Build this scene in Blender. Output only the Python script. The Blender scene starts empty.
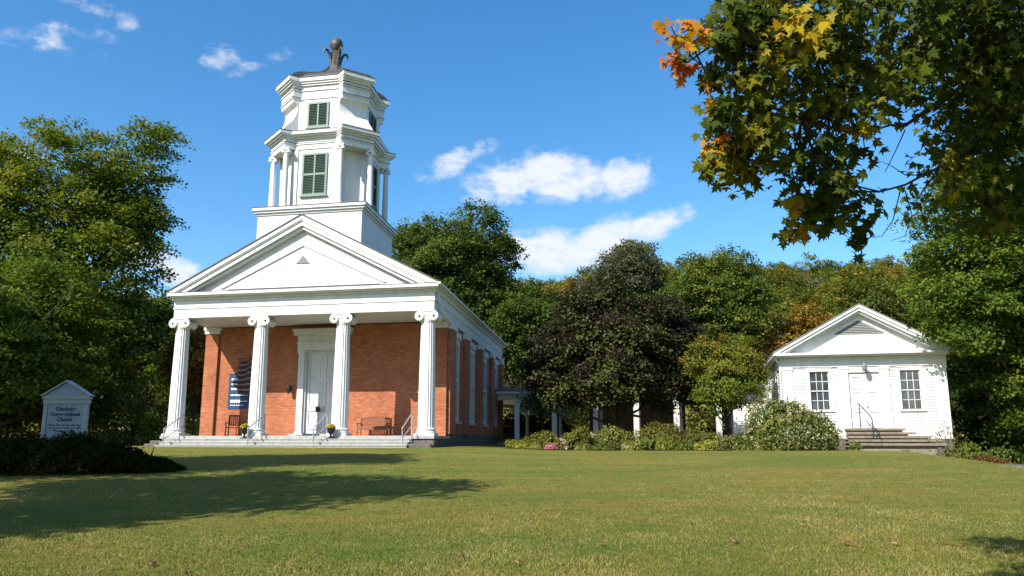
import bpy, bmesh, math, random
import numpy as np
from mathutils import Vector

# ------------------------------------------------------------------ camera, sky, sun, exposure
SC = bpy.context.scene
COL = SC.collection
R = math.radians
F_PX, PITCH = 800.0, math.atan(152 / 800)

cam_d = bpy.data.cameras.new("camera")
cam_d.sensor_width = 36
cam_d.lens = F_PX / 1024 * 36
cam_d.clip_start, cam_d.clip_end = 0.05, 4000
cam = bpy.data.objects.new("camera", cam_d)
cam.rotation_euler = (math.pi / 2 + PITCH, 0, 0)      # world z = 0 is the height of the camera
COL.objects.link(cam)
SC.camera = cam

SUN_ELEV = R(40.5)
SUN_DIR = Vector((0.70, 0.714, 0)).normalized() * math.cos(SUN_ELEV) + Vector((0, 0, -math.sin(SUN_ELEV)))
sun_d = bpy.data.lights.new("sun", 'SUN')
sun_d.energy = 5.0
sun_d.angle = R(0.5)
sun_d.color = (1.0, 0.94, 0.83)
sun = bpy.data.objects.new("sun", sun_d)
sun.rotation_euler = SUN_DIR.to_track_quat('-Z', 'Y').to_euler()
COL.objects.link(sun)

world = bpy.data.worlds.new("World")
SC.world = world
world.use_nodes = True
WN, WL = world.node_tree.nodes, world.node_tree.links
WN.clear()


def wn(t, **k):
    n = WN.new(t)
    for a, b in k.items():
        setattr(n, a, b)
    return n


def wmath(op, a, b=None, c=None, clamp=False):
    n = wn('ShaderNodeMath', operation=op, use_clamp=clamp)
    for i, v in enumerate((a, b, c)):
        if v is None:
            continue
        if isinstance(v, (int, float)):
            n.inputs[i].default_value = v
        else:
            WL.new(v, n.inputs[i])
    return n.outputs[0]


sky = wn('ShaderNodeTexSky', sky_type='NISHITA')
sky.sun_disc = False
sky.sun_elevation = SUN_ELEV
sky.sun_rotation = math.atan2(-SUN_DIR.x, -SUN_DIR.y)
sky.altitude = 0
sky.air_density = 1.0
sky.dust_density = 0.8
sky.ozone_density = 3.0
hsv = wn('ShaderNodeHueSaturation')
hsv.inputs['Hue'].default_value = 0.497
hsv.inputs['Saturation'].default_value = 1.30
hsv.inputs['Value'].default_value = 1.0
WL.new(sky.outputs[0], hsv.inputs['Color'])
# clouds live in the sky at fixed compass directions: (azimuth, elevation, half width, half height, strength, tilt)
tc = wn('ShaderNodeTexCoord')
sep = wn('ShaderNodeSeparateXYZ')
WL.new(tc.outputs['Generated'], sep.inputs[0])
az = wmath('ARCTAN2', sep.outputs[0], sep.outputs[1])
el = wmath('ARCSINE', sep.outputs[2])


def ang(px, py):
    u, v = (px - 512) / F_PX, (288 - py) / F_PX
    c, s = math.cos(PITCH), math.sin(PITCH)
    x, y, z = u, c - v * s, s + v * c
    return math.atan2(x, y), math.asin(z / math.sqrt(x * x + y * y + z * z))


CLOUDS = [(452, 164, 44, 14, .60, .40), (503, 181, 48, 26, 1.1, .05), (560, 177, 58, 31, 1.25, -.05), (620, 180, 42, 23, 1.15, .12),
          (540, 252, 56, 27, 1.3, .0), (598, 244, 58, 26, 1.2, .25), (652, 226, 48, 18, .9, .25), (172, 270, 40, 17, 1.15, -.3),
          (140, 262, 26, 14, .8, 0), (95, 10, 24, 9, .40, 0), (128, 25, 20, 9, .34, -.5), (85, 32, 30, 7, .22, .1),
          (217, 57, 25, 10, .48, .1), (262, 62, 24, 8, .28, .4), (8, 152, 34, 8, .8, -.05), (20, 36, 40, 7, .15, 0),
          (-160, 190, 120, 30, 1, 0), (1190, 235, 130, 26, 1, 0), (1500, 120, 180, 50, 1, 0)]
mask = None
for px, py, hw, hh, st, tilt in CLOUDS:
    a0, e0 = ang(px, py)
    ka = math.cos(PITCH) / F_PX
    da = wmath('SUBTRACT', az, a0)
    de = wmath('SUBTRACT', wmath('SUBTRACT', el, e0), wmath('MULTIPLY', da, tilt))
    q = wmath('ADD', wmath('POWER', wmath('ABSOLUTE', wmath('DIVIDE', da, hw * ka)), 2.0),
              wmath('POWER', wmath('ABSOLUTE', wmath('DIVIDE', de, hh * ka)), 2.0))
    m = wmath('MULTIPLY', wmath('SUBTRACT', 1.0, q), st)
    m = wmath('MAXIMUM', m, -1.0)
    mask = m if mask is None else wmath('MAXIMUM', mask, m)


def wnoise(scale, detail, rough, stretch=1.0, dist=0.0):
    mp = wn('ShaderNodeMapping')
    mp.inputs['Scale'].default_value = (1, 1, stretch)
    WL.new(tc.outputs['Generated'], mp.inputs[0])
    n = wn('ShaderNodeTexNoise')
    n.inputs['Scale'].default_value = scale
    n.inputs['Detail'].default_value = detail
    n.inputs['Roughness'].default_value = rough
    n.inputs['Distortion'].default_value = dist
    WL.new(mp.outputs[0], n.inputs['Vector'])
    return n.outputs['Fac']


n1 = wnoise(20, 7, .62, 1.8, .25)
n2 = wnoise(55, 5, .6, 1.5, .1)
dens = wmath('ADD', wmath('MULTIPLY', mask, 0.62), wmath('MULTIPLY', wmath('SUBTRACT', n1, 0.5), 2.3))
dens = wmath('ADD', dens, wmath('MULTIPLY', wmath('SUBTRACT', n2, 0.5), 0.55))
mr = wn('ShaderNodeMapRange', interpolation_type='SMOOTHSTEP')
WL.new(dens, mr.inputs[0])
mr.inputs[1].default_value = -0.08
mr.inputs[2].default_value = 0.80
mr.inputs[3].default_value = 0.0
mr.inputs[4].default_value = 0.92
gate = wn('ShaderNodeMapRange', interpolation_type='SMOOTHSTEP')
WL.new(mask, gate.inputs[0])
gate.inputs[1].default_value = -0.75
gate.inputs[2].default_value = 0.15
cfac = wmath('MULTIPLY', mr.outputs[0], gate.outputs[0])
cmix = wn('ShaderNodeMix', data_type='RGBA')
WL.new(cfac, cmix.inputs['Factor'])
WL.new(hsv.outputs[0], cmix.inputs[6])
cmix.inputs[7].default_value = (4.3, 4.45, 4.7, 1)
bg = wn('ShaderNodeBackground')
bg.inputs['Strength'].default_value = 0.118
WL.new(cmix.outputs[2], bg.inputs['Color'])
wo = wn('ShaderNodeOutputWorld')
WL.new(bg.outputs[0], wo.inputs['Surface'])

SC.view_settings.view_transform = 'Standard'
SC.view_settings.look = 'None'
SC.view_settings.exposure = 0.90
SC.view_settings.gamma = 1.0
SC.view_settings.use_curve_mapping = False
SC.cycles.max_bounces = 6
SC.cycles.diffuse_bounces = 2
SC.cycles.transmission_bounces = 3
SC.cycles.glossy_bounces = 2

# ------------------------------------------------------------------ helpers
rng = np.random.default_rng(7)
random.seed(7)


def tag(o, label=None, cat=None, group=None, kind=None):
    if label: o['label'] = label
    if cat: o['category'] = cat
    if group: o['group'] = group
    if kind: o['kind'] = kind
    return o


def thing(name, label, cat, loc=(0, 0, 0), rz=0.0, group=None):
    o = bpy.data.objects.new(name, None)
    o.empty_display_size = 0.2
    o.location = loc
    o.rotation_euler = (0, 0, rz)
    COL.objects.link(o)
    return tag(o, label, cat, group)


def copy_tree(src, loc=None, rz=None, scale=None, label=None):
    def rec(o, parent):
        c = o.copy()
        COL.objects.link(c)
        if parent is not None:
            c.parent = parent
        for ch in o.children:
            rec(ch, c)
        return c
    r = rec(src, None)
    if loc is not None: r.location = loc
    if rz is not None: r.rotation_euler = (0, 0, rz)
    if scale is not None: r.scale = scale
    if label: r['label'] = label
    return r


def church_fit(p):
    """the front of the church stands a few degrees out of square with its long side"""
    x = 5.42 + (p[0] - 5.42) * 1.025 - .04
    z = p[2]
    if z > 9.55: z += .12
    elif z < 6.05: z += float(np.interp(z, [.5, 5.06, 6.05], [0, .125, 0]))
    return (x, p[1] - .078 * (x - 5.42), z)


class MB:
    """collects shapes into one mesh; z0 is subtracted so measured heights can be used under a thing's base"""
    def __init__(s, z0=0.0, fit=None):
        s.v, s.f, s.z0, s.fit = [], [], z0, fit
        s.mi, s.cur = [], 0

    def add(s, vs, fs):
        k = len(s.v)
        if s.fit: vs = [s.fit(p) for p in vs]
        s.v += [(a, b, c - s.z0) for a, b, c in vs]
        s.f += [tuple(i + k for i in f) for f in fs]
        s.mi += [s.cur] * len(fs)
        return s

    def box(s, x0, x1, y0, y1, z0, z1, T=None):
        vs = [(x, y, z) for z in (z0, z1) for y in (y0, y1) for x in (x0, x1)]
        if T: vs = [T(*p) for p in vs]
        return s.add(vs, [(0, 2, 3, 1), (4, 5, 7, 6), (0, 1, 5, 4), (2, 6, 7, 3), (0, 4, 6, 2), (1, 3, 7, 5)])

    def prism(s, pts, a, b, fn):
        """polygon pts (u, v) swept from a to b; fn(u, v, w) gives the point"""
        n = len(pts)
        vs = [fn(u, v, a) for u, v in pts] + [fn(u, v, b) for u, v in pts]
        fs = [tuple(range(n)), tuple(range(2 * n - 1, n - 1, -1))]
        fs += [(i, i + n, (i + 1) % n + n, (i + 1) % n) for i in range(n)]
        return s.add(vs, fs)

    def loft(s, rings, cap=True):
        n = len(rings[0])
        vs = [p for r in rings for p in r]
        fs = []
        for k in range(len(rings) - 1):
            for i in range(n):
                j = (i + 1) % n
                fs.append((k * n + i, k * n + j, (k + 1) * n + j, (k + 1) * n + i))
        if cap:
            fs.append(tuple(range(n - 1, -1, -1)))
            fs.append(tuple((len(rings) - 1) * n + i for i in range(n)))
        return s.add(vs, fs)

    def lathe(s, cx, cy, prof, n=24, flute=0.0, nf=20):
        rings = []
        for r, z in prof:
            ring = []
            for i in range(n):
                t = 2 * math.pi * i / n
                rr = r
                if flute:
                    rr = r * (1 - flute * (0.5 - 0.5 * math.cos(nf * t)))
                ring.append((cx + rr * math.cos(t), cy + rr * math.sin(t), z))
            rings.append(ring)
        return s.loft(rings)

    def tube(s, path, rad, n=8, cap=True):
        P = [Vector(p) for p in path]
        if not hasattr(rad, '__len__'): rad = [rad] * len(P)
        rings, prev = [], None
        for i, p in enumerate(P):
            d = (P[min(i + 1, len(P) - 1)] - P[max(i - 1, 0)]).normalized()
            if prev is None:
                a = d.cross(Vector((0, 0, 1)))
                if a.length < .1: a = d.cross(Vector((1, 0, 0)))
            else:
                a = prev - d * prev.dot(d)
            a.normalize(); prev = a
            b = d.cross(a)
            rings.append([tuple(p + (a * math.cos(2 * math.pi * k / n) + b * math.sin(2 * math.pi * k / n)) * rad[i]) for k in range(n)])
        return s.loft(rings, cap)

    def build(s, name, mat, parent=None, smooth=False, loc=None, bevel=0.0, angle=40):
        me = bpy.data.meshes.new(name)
        me.from_pydata(s.v, [], s.f)
        bm = bmesh.new(); bm.from_mesh(me)
        bmesh.ops.recalc_face_normals(bm, faces=bm.faces)
        bm.to_mesh(me); bm.free()
        for m_ in (mat if isinstance(mat, (list, tuple)) else [mat]): me.materials.append(m_)
        me.polygons.foreach_set('material_index', s.mi)
        if smooth:
            me.polygons.foreach_set('use_smooth', [True] * len(me.polygons))
            try: me.set_sharp_from_angle(angle=R(angle))
            except Exception: pass
        o = bpy.data.objects.new(name, me)
        if loc is not None: o.location = loc
        COL.objects.link(o)
        if parent is not None: o.parent = parent
        if bevel:
            m = o.modifiers.new('edge', 'BEVEL'); m.width = bevel; m.segments = 1; m.limit_method = 'ANGLE'
        return o


def wall_cells(u0, u1, v0, v1, holes):
    us = sorted({u0, u1} | {h[0] for h in holes} | {h[1] for h in holes})
    vs = sorted({v0, v1} | {h[2] for h in holes} | {h[3] for h in holes})
    for a, b in zip(us, us[1:]):
        for c, d in zip(vs, vs[1:]):
            mu, mv = (a + b) / 2, (c + d) / 2
            if any(h[0] < mu < h[1] and h[2] < mv < h[3] for h in holes): continue
            yield a, b, c, d


# ------------------------------------------------------------------ materials
class Mat:
    def __init__(s, name):
        s.m = bpy.data.materials.new(name); s.m.use_nodes = True
        s.nt = s.m.node_tree; s.N, s.L = s.nt.nodes, s.nt.links
        s.b = s.N['Principled BSDF']; s.out = s.N['Material Output']
        s._tc = None

    def n(s, t, **k):
        x = s.N.new(t)
        for a, b in k.items(): setattr(x, a, b)
        return x

    def coord(s, scale=(1, 1, 1), which='Object'):
        t = s.n('ShaderNodeTexCoord'); mp = s.n('ShaderNodeMapping')
        mp.inputs['Scale'].default_value = scale
        s.L.new(t.outputs[which], mp.inputs[0])
        return mp.outputs[0]

    def noise(s, scale, detail=4, rough=.55, vec=None, dist=0):
        x = s.n('ShaderNodeTexNoise')
        x.inputs['Scale'].default_value = scale; x.inputs['Detail'].default_value = detail
        x.inputs['Roughness'].default_value = rough; x.inputs['Distortion'].default_value = dist
        s.L.new(vec if vec is not None else s.coord(), x.inputs['Vector'])
        return x.outputs['Fac']

    def ramp(s, fac, stops, interp='LINEAR'):
        x = s.n('ShaderNodeValToRGB'); x.color_ramp.interpolation = interp
        e = x.color_ramp.elements
        while len(e) < len(stops): e.new(0.5)
        for el_, (p, c) in zip(e, stops):
            el_.position = p
            el_.color = (*c, 1) if hasattr(c, '__len__') else (c, c, c, 1)
        s.L.new(fac, x.inputs[0])
        return x.outputs[0]

    def mix(s, a, b, fac, blend='MIX'):
        x = s.n('ShaderNodeMix', data_type='RGBA', blend_type=blend)
        for inp, v in ((x.inputs[6], a), (x.inputs[7], b), (x.inputs['Factor'], fac)):
            if isinstance(v, (int, float)): inp.default_value = v
            elif isinstance(v, tuple): inp.default_value = (*v, 1)
            else: s.L.new(v, inp)
        return x.outputs[2]

    def math(s, op, a, b=0.0, c=0.0):
        x = s.n('ShaderNodeMath', operation=op)
        for i, v in enumerate((a, b, c)):
            if isinstance(v, (int, float)): x.inputs[i].default_value = v
            else: s.L.new(v, x.inputs[i])
        return x.outputs[0]

    def bump(s, h, strength=.3, dist=.02):
        x = s.n('ShaderNodeBump'); x.inputs['Strength'].default_value = strength; x.inputs['Distance'].default_value = dist
        s.L.new(h, x.inputs['Height']); s.L.new(x.outputs[0], s.b.inputs['Normal'])

    def set(s, color=None, rough=None, metal=None, spec=None):
        if color is not None:
            if isinstance(color, tuple): s.b.inputs['Base Color'].default_value = (*color, 1)
            else: s.L.new(color, s.b.inputs['Base Color'])
        if rough is not None: s.b.inputs['Roughness'].default_value = rough
        if metal is not None: s.b.inputs['Metallic'].default_value = metal
        if spec is not None: s.b.inputs['Specular IOR Level'].default_value = spec
        return s.m


def simple(name, c, rough=.6, metal=0.0, var=.12, scale=6, spec=.4):
    k = Mat(name)
    f = k.noise(scale, 5, .6)
    lo = tuple(max(0, x * (1 - var)) for x in c); hi = tuple(min(1, x * (1 + var)) for x in c)
    return k.set(k.ramp(f, [(.3, lo), (.7, hi)]), rough, metal, spec)


def white_paint(name, base=.80, dirt=.10):
    k = Mat(name)
    st = k.noise(1.0, 6, .65, k.coord((3.0, 3.0, .35)))       # vertical weather streaks
    fine = k.noise(22, 4, .6)
    c = k.ramp(st, [(.30, (base * (1 - dirt) * .99, base * (1 - dirt), base * (1 - dirt) * .97)), (.62, (base, base, base * .985))])
    c = k.mix(c, k.ramp(fine, [(.35, .93), (.6, 1.0)]), 1.0, 'MULTIPLY')
    k.bump(fine, .08, .01)
    return k.set(c, .5, spec=.35)


def brick_mat():
    k = Mat('red_brick')
    t = k.n('ShaderNodeTexCoord'); g = k.n('ShaderNodeNewGeometry')
    sp = k.n('ShaderNodeSeparateXYZ'); k.L.new(t.outputs['Object'], sp.inputs[0])
    sn = k.n('ShaderNodeSeparateXYZ'); k.L.new(t.outputs['Normal'], sn.inputs[0])
    u = k.math('ADD', k.math('MULTIPLY', sp.outputs[0], k.math('ABSOLUTE', sn.outputs[1])),
               k.math('MULTIPLY', sp.outputs[1], k.math('ABSOLUTE', sn.outputs[0])))
    cb = k.n('ShaderNodeCombineXYZ'); k.L.new(u, cb.inputs[0]); k.L.new(sp.outputs[2], cb.inputs[1])
    b = k.n('ShaderNodeTexBrick')
    b.inputs['Scale'].default_value = 1
    b.inputs['Brick Width'].default_value = .21; b.inputs['Row Height'].default_value = .072
    b.inputs['Mortar Size'].default_value = .006; b.inputs['Mortar Smooth'].default_value = .3
    b.inputs['Bias'].default_value = -.1
    b.inputs['Color1'].default_value = (.39, .130, .062, 1); b.inputs['Color2'].default_value = (.305, .088, .040, 1)
    b.inputs['Mortar'].default_value = (.38, .21, .13, 1)
    k.L.new(cb.outputs[0], b.inputs['Vector'])
    big = k.ramp(k.noise(.9, 5, .6), [(.3, .74), (.7, 1.12)])
    row = k.n('ShaderNodeTexNoise'); row.inputs['Scale'].default_value = 1; row.inputs['Detail'].default_value = 3
    mp = k.n('ShaderNodeMapping'); mp.inputs['Scale'].default_value = (3.2, 13, 1); k.L.new(cb.outputs[0], mp.inputs[0])
    k.L.new(mp.outputs[0], row.inputs['Vector'])
    c = k.mix(b.outputs['Color'], big, 1.0, 'MULTIPLY')
    c = k.mix(c, k.ramp(row.outputs['Fac'], [(.3, .76), (.7, 1.22)]), .8, 'MULTIPLY')
    k.bump(b.outputs['Fac'], -.4, .01)
    return k.set(c, .85, spec=.2)


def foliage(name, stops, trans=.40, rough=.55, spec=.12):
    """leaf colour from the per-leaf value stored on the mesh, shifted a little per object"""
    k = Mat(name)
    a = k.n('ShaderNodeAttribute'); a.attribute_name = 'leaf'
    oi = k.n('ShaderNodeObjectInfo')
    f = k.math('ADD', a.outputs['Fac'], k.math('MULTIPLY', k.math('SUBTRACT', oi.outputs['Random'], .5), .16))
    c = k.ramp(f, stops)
    k.set(c, rough, spec=spec)
    tr = k.n('ShaderNodeBsdfTranslucent')
    k.L.new(k.mix(c, (1.25, 1.15, .55), 1.0, 'MULTIPLY'), tr.inputs[0])
    mx = k.n('ShaderNodeMixShader'); mx.inputs[0].default_value = trans
    k.L.new(k.b.outputs[0], mx.inputs[1]); k.L.new(tr.outputs[0], mx.inputs[2])
    k.L.new(mx.outputs[0], k.out.inputs['Surface'])
    return k.m


def bark_mat(name, c):
    k = Mat(name)
    f = k.noise(1, 6, .65, k.coord((9, 9, 1.6)))
    k.bump(f, .8, .04)
    return k.set(k.ramp(f, [(.3, tuple(x * .5 for x in c)), (.7, tuple(x * 1.3 for x in c))]), .9, spec=.15)


M = {}
M['white'] = white_paint('white_paint', .67, .14)
M['white_trim'] = white_paint('white_trim_paint', .65, .17)
M['clap'] = white_paint('white_clapboard_paint', .65, .14)
M['brick'] = brick_mat()
M['stone'] = simple('grey_granite', (.36, .35, .33), .8, var=.22, scale=9)
M['step'] = simple('weathered_grey_step', (.30, .30, .29), .75, var=.16, scale=5)
M['dark_stone'] = simple('dark_brownstone', (.10, .085, .075), .9, var=.35, scale=7)
M['slab'] = simple('weathered_stone_slab', (.185, .155, .115), .85, var=.28, scale=6)
M['roofing'] = simple('dark_slate_roofing', (.055, .056, .06), .6, var=.25, scale=3)
M['dark_metal'] = simple('aged_lead_metal', (.07, .065, .062), .55, .35, var=.45, scale=7)
M['pipe'] = simple('galvanised_pipe', (.34, .35, .36), .45, .3, var=.12)
M['iron'] = simple('black_iron', (.018, .018, .018), .45, .3, var=.2)
M['green_paint'] = simple('dark_green_paint', (.022, .045, .036), .5, var=.15)
M['green_frame'] = simple('grey_green_paint', (.12, .20, .155), .5, var=.12)
M['teak'] = simple('weathered_teak', (.17, .070, .032), .65, var=.25, scale=14)
M['red_wood'] = simple('dark_red_stained_wood', (.16, .035, .020), .5, var=.25, scale=12)
M['navy'] = simple('navy_banner_cloth', (.018, .050, .125), .8, var=.12)
M['flag_red'] = simple('dark_red_flag_cloth', (.075, .022, .024), .8, var=.1)
M['flag_white'] = simple('white_flag_cloth', (.20, .21, .23), .8, var=.06)
M['letter'] = simple('white_lettering', (.82, .82, .80), .6, var=.03)
M['ink'] = simple('dark_sign_lettering', (.03, .045, .07), .6, var=.08)
M['sign_panel'] = simple('pale_blue_grey_sign_paint', (.18, .245, .28), .5, var=.10)
M['sign_trim'] = simple('grey_white_sign_paint', (.25, .29, .30), .5, var=.10)
M['mat'] = simple('dark_rubber', (.03, .03, .03), .9)
M['soil'] = simple('dark_mulch', (.06, .042, .028), .95, var=.5, scale=20)
M['rock'] = simple('pale_field_stone', (.075, .073, .07), .85, var=.3, scale=5)
M['tan_board'] = simple('tan_stained_boards', (.085, .062, .035), .8, var=.2, scale=5)
M['vent'] = simple('grey_louvre_paint', (.17, .175, .175), .7, var=.08)
M['bark'] = bark_mat('grey_brown_bark', (.10, .078, .058))
M['bark_dark'] = bark_mat('dark_wet_bark', (.045, .036, .030))
kg = Mat('window_glass')
M['glass'] = kg.set(kg.ramp(kg.noise(2.5, 3), [(.35, (.028, .034, .040)), (.65, (.068, .076, .085))]), .07, spec=.8)  # grey lifted in the base colour to suggest reflected sky
kg = Mat('pale_window_glass')
M['glass_pale'] = kg.set(kg.ramp(kg.noise(1.2, 2), [(.35, (.022, .027, .030)), (.65, (.075, .085, .09))]), .16, spec=.4)

DG, MG, OL, YG = (.026, .045, .012), (.046, .078, .016), (.092, .108, .022), (.20, .185, .030)
M['leaf_maple'] = foliage('maple_leaves', [(0, (.040, .075, .010)), (.35, (.092, .145, .018)), (.65, (.165, .195, .026)), (.86, (.25, .20, .030)), (1, (.33, .17, .03))], .44)
M['leaf_green'] = foliage('deep_green_leaves', [(0, (.032, .054, .010)), (.5, (.085, .125, .020)), (.85, (.145, .175, .030)), (1, (.21, .205, .036))])
M['leaf_purple'] = foliage('purple_maple_leaves', [(0, (.022, .017, .013)), (.35, (.042, .032, .020)), (.5, (.046, .058, .016)), (.8, (.078, .098, .022)), (1, (.105, .070, .030))], .2)
M['leaf_mixed'] = foliage('turning_leaves', [(0, (.075, .125, .018)), (.35, (.15, .18, .026)), (.62, (.21, .165, .026)), (1, (.31, .14, .025))])
M['leaf_olive'] = foliage('olive_leaves', [(0, (.060, .082, .014)), (.5, (.135, .152, .026)), (1, (.25, .21, .036))])
M['leaf_grey'] = foliage('grey_green_leaves', [(0, (0.052, 0.058, 0.039)), (.5, (0.101, 0.114, 0.065)), (1, (0.169, 0.163, 0.091))])
M['leaf_gold'] = foliage('golden_leaves', [(0, (0.102, 0.096, 0.022)), (.4, (0.204, 0.150, 0.026)), (.75, (0.312, 0.180, 0.030)), (1, (0.396, 0.168, 0.036))])
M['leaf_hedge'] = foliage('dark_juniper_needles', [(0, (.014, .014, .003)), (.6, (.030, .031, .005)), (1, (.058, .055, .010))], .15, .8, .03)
M['leaf_hydrangea'] = foliage('hydrangea_leaves', [(0, (.05, .078, .016)), (.5, (.115, .145, .028)), (1, (.21, .21, .05))])
M['blossom_cream'] = foliage('cream_blossoms', [(0, (.22, .22, .075)), (1, (.50, .46, .24))], .3, .8, .05)
M['blossom_pink'] = foliage('pink_blossoms', [(0, (0.4400, 0.1120, 0.1920)), (1, (0.6240, 0.2720, 0.3520))], .3, .8)
M['blossom_pale'] = foliage('pale_blossoms', [(0, (.55, .46, .42)), (1, (.74, .62, .58))], .3, .8)
M['blossom_yellow'] = foliage('yellow_blossoms', [(0, (0.4400, 0.2880, 0.0160)), (1, (0.6240, 0.4640, 0.0400))], .3, .8)
M['leaf_lime'] = foliage('lime_leaves', [(0, (.11, .15, .018)), (.6, (.24, .245, .035)), (1, (.40, .36, .08))])
M['leaf_rust'] = foliage('rusty_leaves', [(0, (.07, .09, .016)), (.5, (.155, .155, .028)), (1, (.24, .15, .040))])
M['leaf_varieg'] = foliage('variegated_leaves', [(0, (.060, .085, .018)), (.6, (.15, .17, .036)), (1, (.36, .34, .13))])
M['leaf_redbrown'] = foliage('red_brown_leaves', [(0, (0.0640, 0.0400, 0.0176)), (1, (0.1920, 0.0800, 0.0320))])
M['leaf_near'] = foliage('near_maple_leaves', [(0, (.026, .046, .006)), (.32, (.058, .085, .009)), (.56, (.135, .135, .010)), (.76, (.36, .27, .012)), (.90, (.44, .17, .018)), (1, (.44, .10, .022))], .45, .5, .10)
M['leaf_dead'] = simple('dry_brown_leaf', (.13, .045, .022), .8, var=.3)
M['leaf_dead_pale'] = simple('dry_tan_leaf', (.26, .15, .07), .8, var=.2)
M['grass'] = foliage('grass_blades', [(0, (.040, .060, .010)), (.35, (.125, .155, .024)), (.55, (.20, .205, .038)), (.78, (.27, .235, .065)), (1, (.36, .27, .13))], .3, .6)


# ------------------------------------------------------------------ leaf meshes
def unit(a):
    return a / np.maximum(np.linalg.norm(a, axis=-1, keepdims=True), 1e-9)


QUAD = np.array([(0, -.5, 0), (.34, .02, .06), (0, .5, 0), (-.34, .02, .06)])
BLADE = np.array([(-.5, 0, 0), (.5, 0, 0), (0, 1, 0)])
_half = [(0, 0), (.20, -.06), (.44, .05), (.26, .20), (.38, .30), (.58, .50), (.37, .49), (.19, .46), (.25, .70), (.12, .68)]
STAR = np.array([(x, y, -.38 * (x * x + (y - .35) ** 2)) for x, y in _half + [(0, 1.02)] + [(-x, y) for x, y in _half[:0:-1]]])
STAR[:, 1] -= .35


def leaf_obj(name, C, Nrm, size, val, mat, parent=None, shape=QUAD, up=None, aspect=1.0, smooth=False):
    n = len(C)
    Nrm = unit(Nrm)
    if up is None: up = rng.normal(size=(n, 3))
    t = unit(up - Nrm * np.sum(up * Nrm, 1, keepdims=True))
    b = np.cross(t, Nrm)
    k = len(shape)
    size = np.broadcast_to(np.asarray(size, float), (n,))[:, None, None]
    P = C[:, None, :] + size * (shape[None, :, 0:1] * aspect * b[:, None, :] + shape[None, :, 1:2] * t[:, None, :] + shape[None, :, 2:3] * Nrm[:, None, :])
    me = bpy.data.meshes.new(name)
    nv = n * k
    me.vertices.add(nv)
    me.vertices.foreach_set('co', P.reshape(-1).astype(np.float32))
    me.loops.add(nv)
    me.loops.foreach_set('vertex_index', np.arange(nv, dtype=np.int32))
    me.polygons.add(n)
    me.polygons.foreach_set('loop_start', np.arange(0, nv, k, dtype=np.int32))
    me.update(calc_edges=True)
    at = me.attributes.new('leaf', 'FLOAT', 'FACE')
    at.data.foreach_set('value', np.clip(val, 0, 1).astype(np.float32))
    me.materials.append(mat)
    o = bpy.data.objects.new(name, me)
    COL.objects.link(o)
    if parent is not None: o.parent = parent
    return o


def crown_points(r, lobes, n_clumps, per, cr, flat=.5, zmin=0.5, tint=(.2, .5), top_tint=.12, spread=.22, core=.12, fill=.22):
    """lobes: (centre, radii). Returns leaf centres, normals, values, clump centres"""
    L = np.array([c for c, _ in lobes]); Rr = np.array([q for _, q in lobes])
    w = (Rr[:, 0] * Rr[:, 2]) ** 1.0; w = w / w.sum()
    idx = r.choice(len(lobes), n_clumps, p=w)
    d = unit(r.normal(size=(n_clumps, 3)) + np.array([0, 0, .25]))
    q = np.where(r.random(n_clumps) < core, r.uniform(.1, .6, n_clumps), r.uniform(.66, 1.0, n_clumps))
    cc = L[idx] + d * Rr[idx] * q[:, None]
    keep = cc[:, 2] > zmin
    cc, d = cc[keep], d[keep]
    nc = len(cc)
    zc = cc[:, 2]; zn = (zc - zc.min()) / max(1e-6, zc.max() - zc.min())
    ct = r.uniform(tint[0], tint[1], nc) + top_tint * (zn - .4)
    csz = cr * r.uniform(.65, 1.3, nc)
    m = np.maximum(4, (per * r.uniform(.6, 1.4, nc) * (csz / cr) ** 2)).astype(int)
    ci = np.repeat(np.arange(nc), m)
    k = len(ci)
    off = r.normal(size=(k, 3)) * .52
    off *= np.minimum(1.0, 1.25 / np.maximum(np.linalg.norm(off, axis=1), 1e-6))[:, None]
    rho2 = off[:, 0] ** 2 + off[:, 1] ** 2
    off[:, 2] = off[:, 2] * flat - .28 * rho2
    C = cc[ci] + off * csz[ci][:, None]
    mid = L.mean(0)
    Nr = unit(C - mid) * .45 + np.array([0, 0, .75]) + r.normal(size=(k, 3)) * .55
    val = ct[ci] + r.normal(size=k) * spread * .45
    nf = int(k * fill)
    if nf:
        fi = r.choice(len(lobes), nf, p=w)
        fd = unit(r.normal(size=(nf, 3)))
        FC = L[fi] + fd * Rr[fi] * (r.uniform(.45, .93, nf))[:, None]
        ok = FC[:, 2] > zmin
        FC, fd = FC[ok], fd[ok]
        C = np.concatenate([C, FC])
        Nr = np.concatenate([Nr, fd * .5 + np.array([0, 0, .6]) + r.normal(size=FC.shape) * .5])
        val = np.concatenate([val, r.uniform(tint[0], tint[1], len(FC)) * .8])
    return C, Nr, val, cc


def auto_lobes(r, hc, rx, rz, k, sub=(.42, .6), reach=.62, ry=None):
    ry = ry or rx
    out = [((0, 0, hc), (rx * .66, ry * .66, rz * .72))]
    for i in range(k):
        a = 2 * math.pi * (i + r.uniform(-.35, .35)) / k * 2.0 + r.uniform(0, .5)
        e = r.uniform(-.75, 1.0)
        q = math.sqrt(max(0.05, 1 - e * e * .85))
        s_ = r.uniform(*sub)
        out.append(((rx * reach * q * math.cos(a), ry * reach * q * math.sin(a), hc + rz * reach * e * 1.05),
                    (rx * s_, ry * s_, rz * s_ * .9)))
    return out


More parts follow.
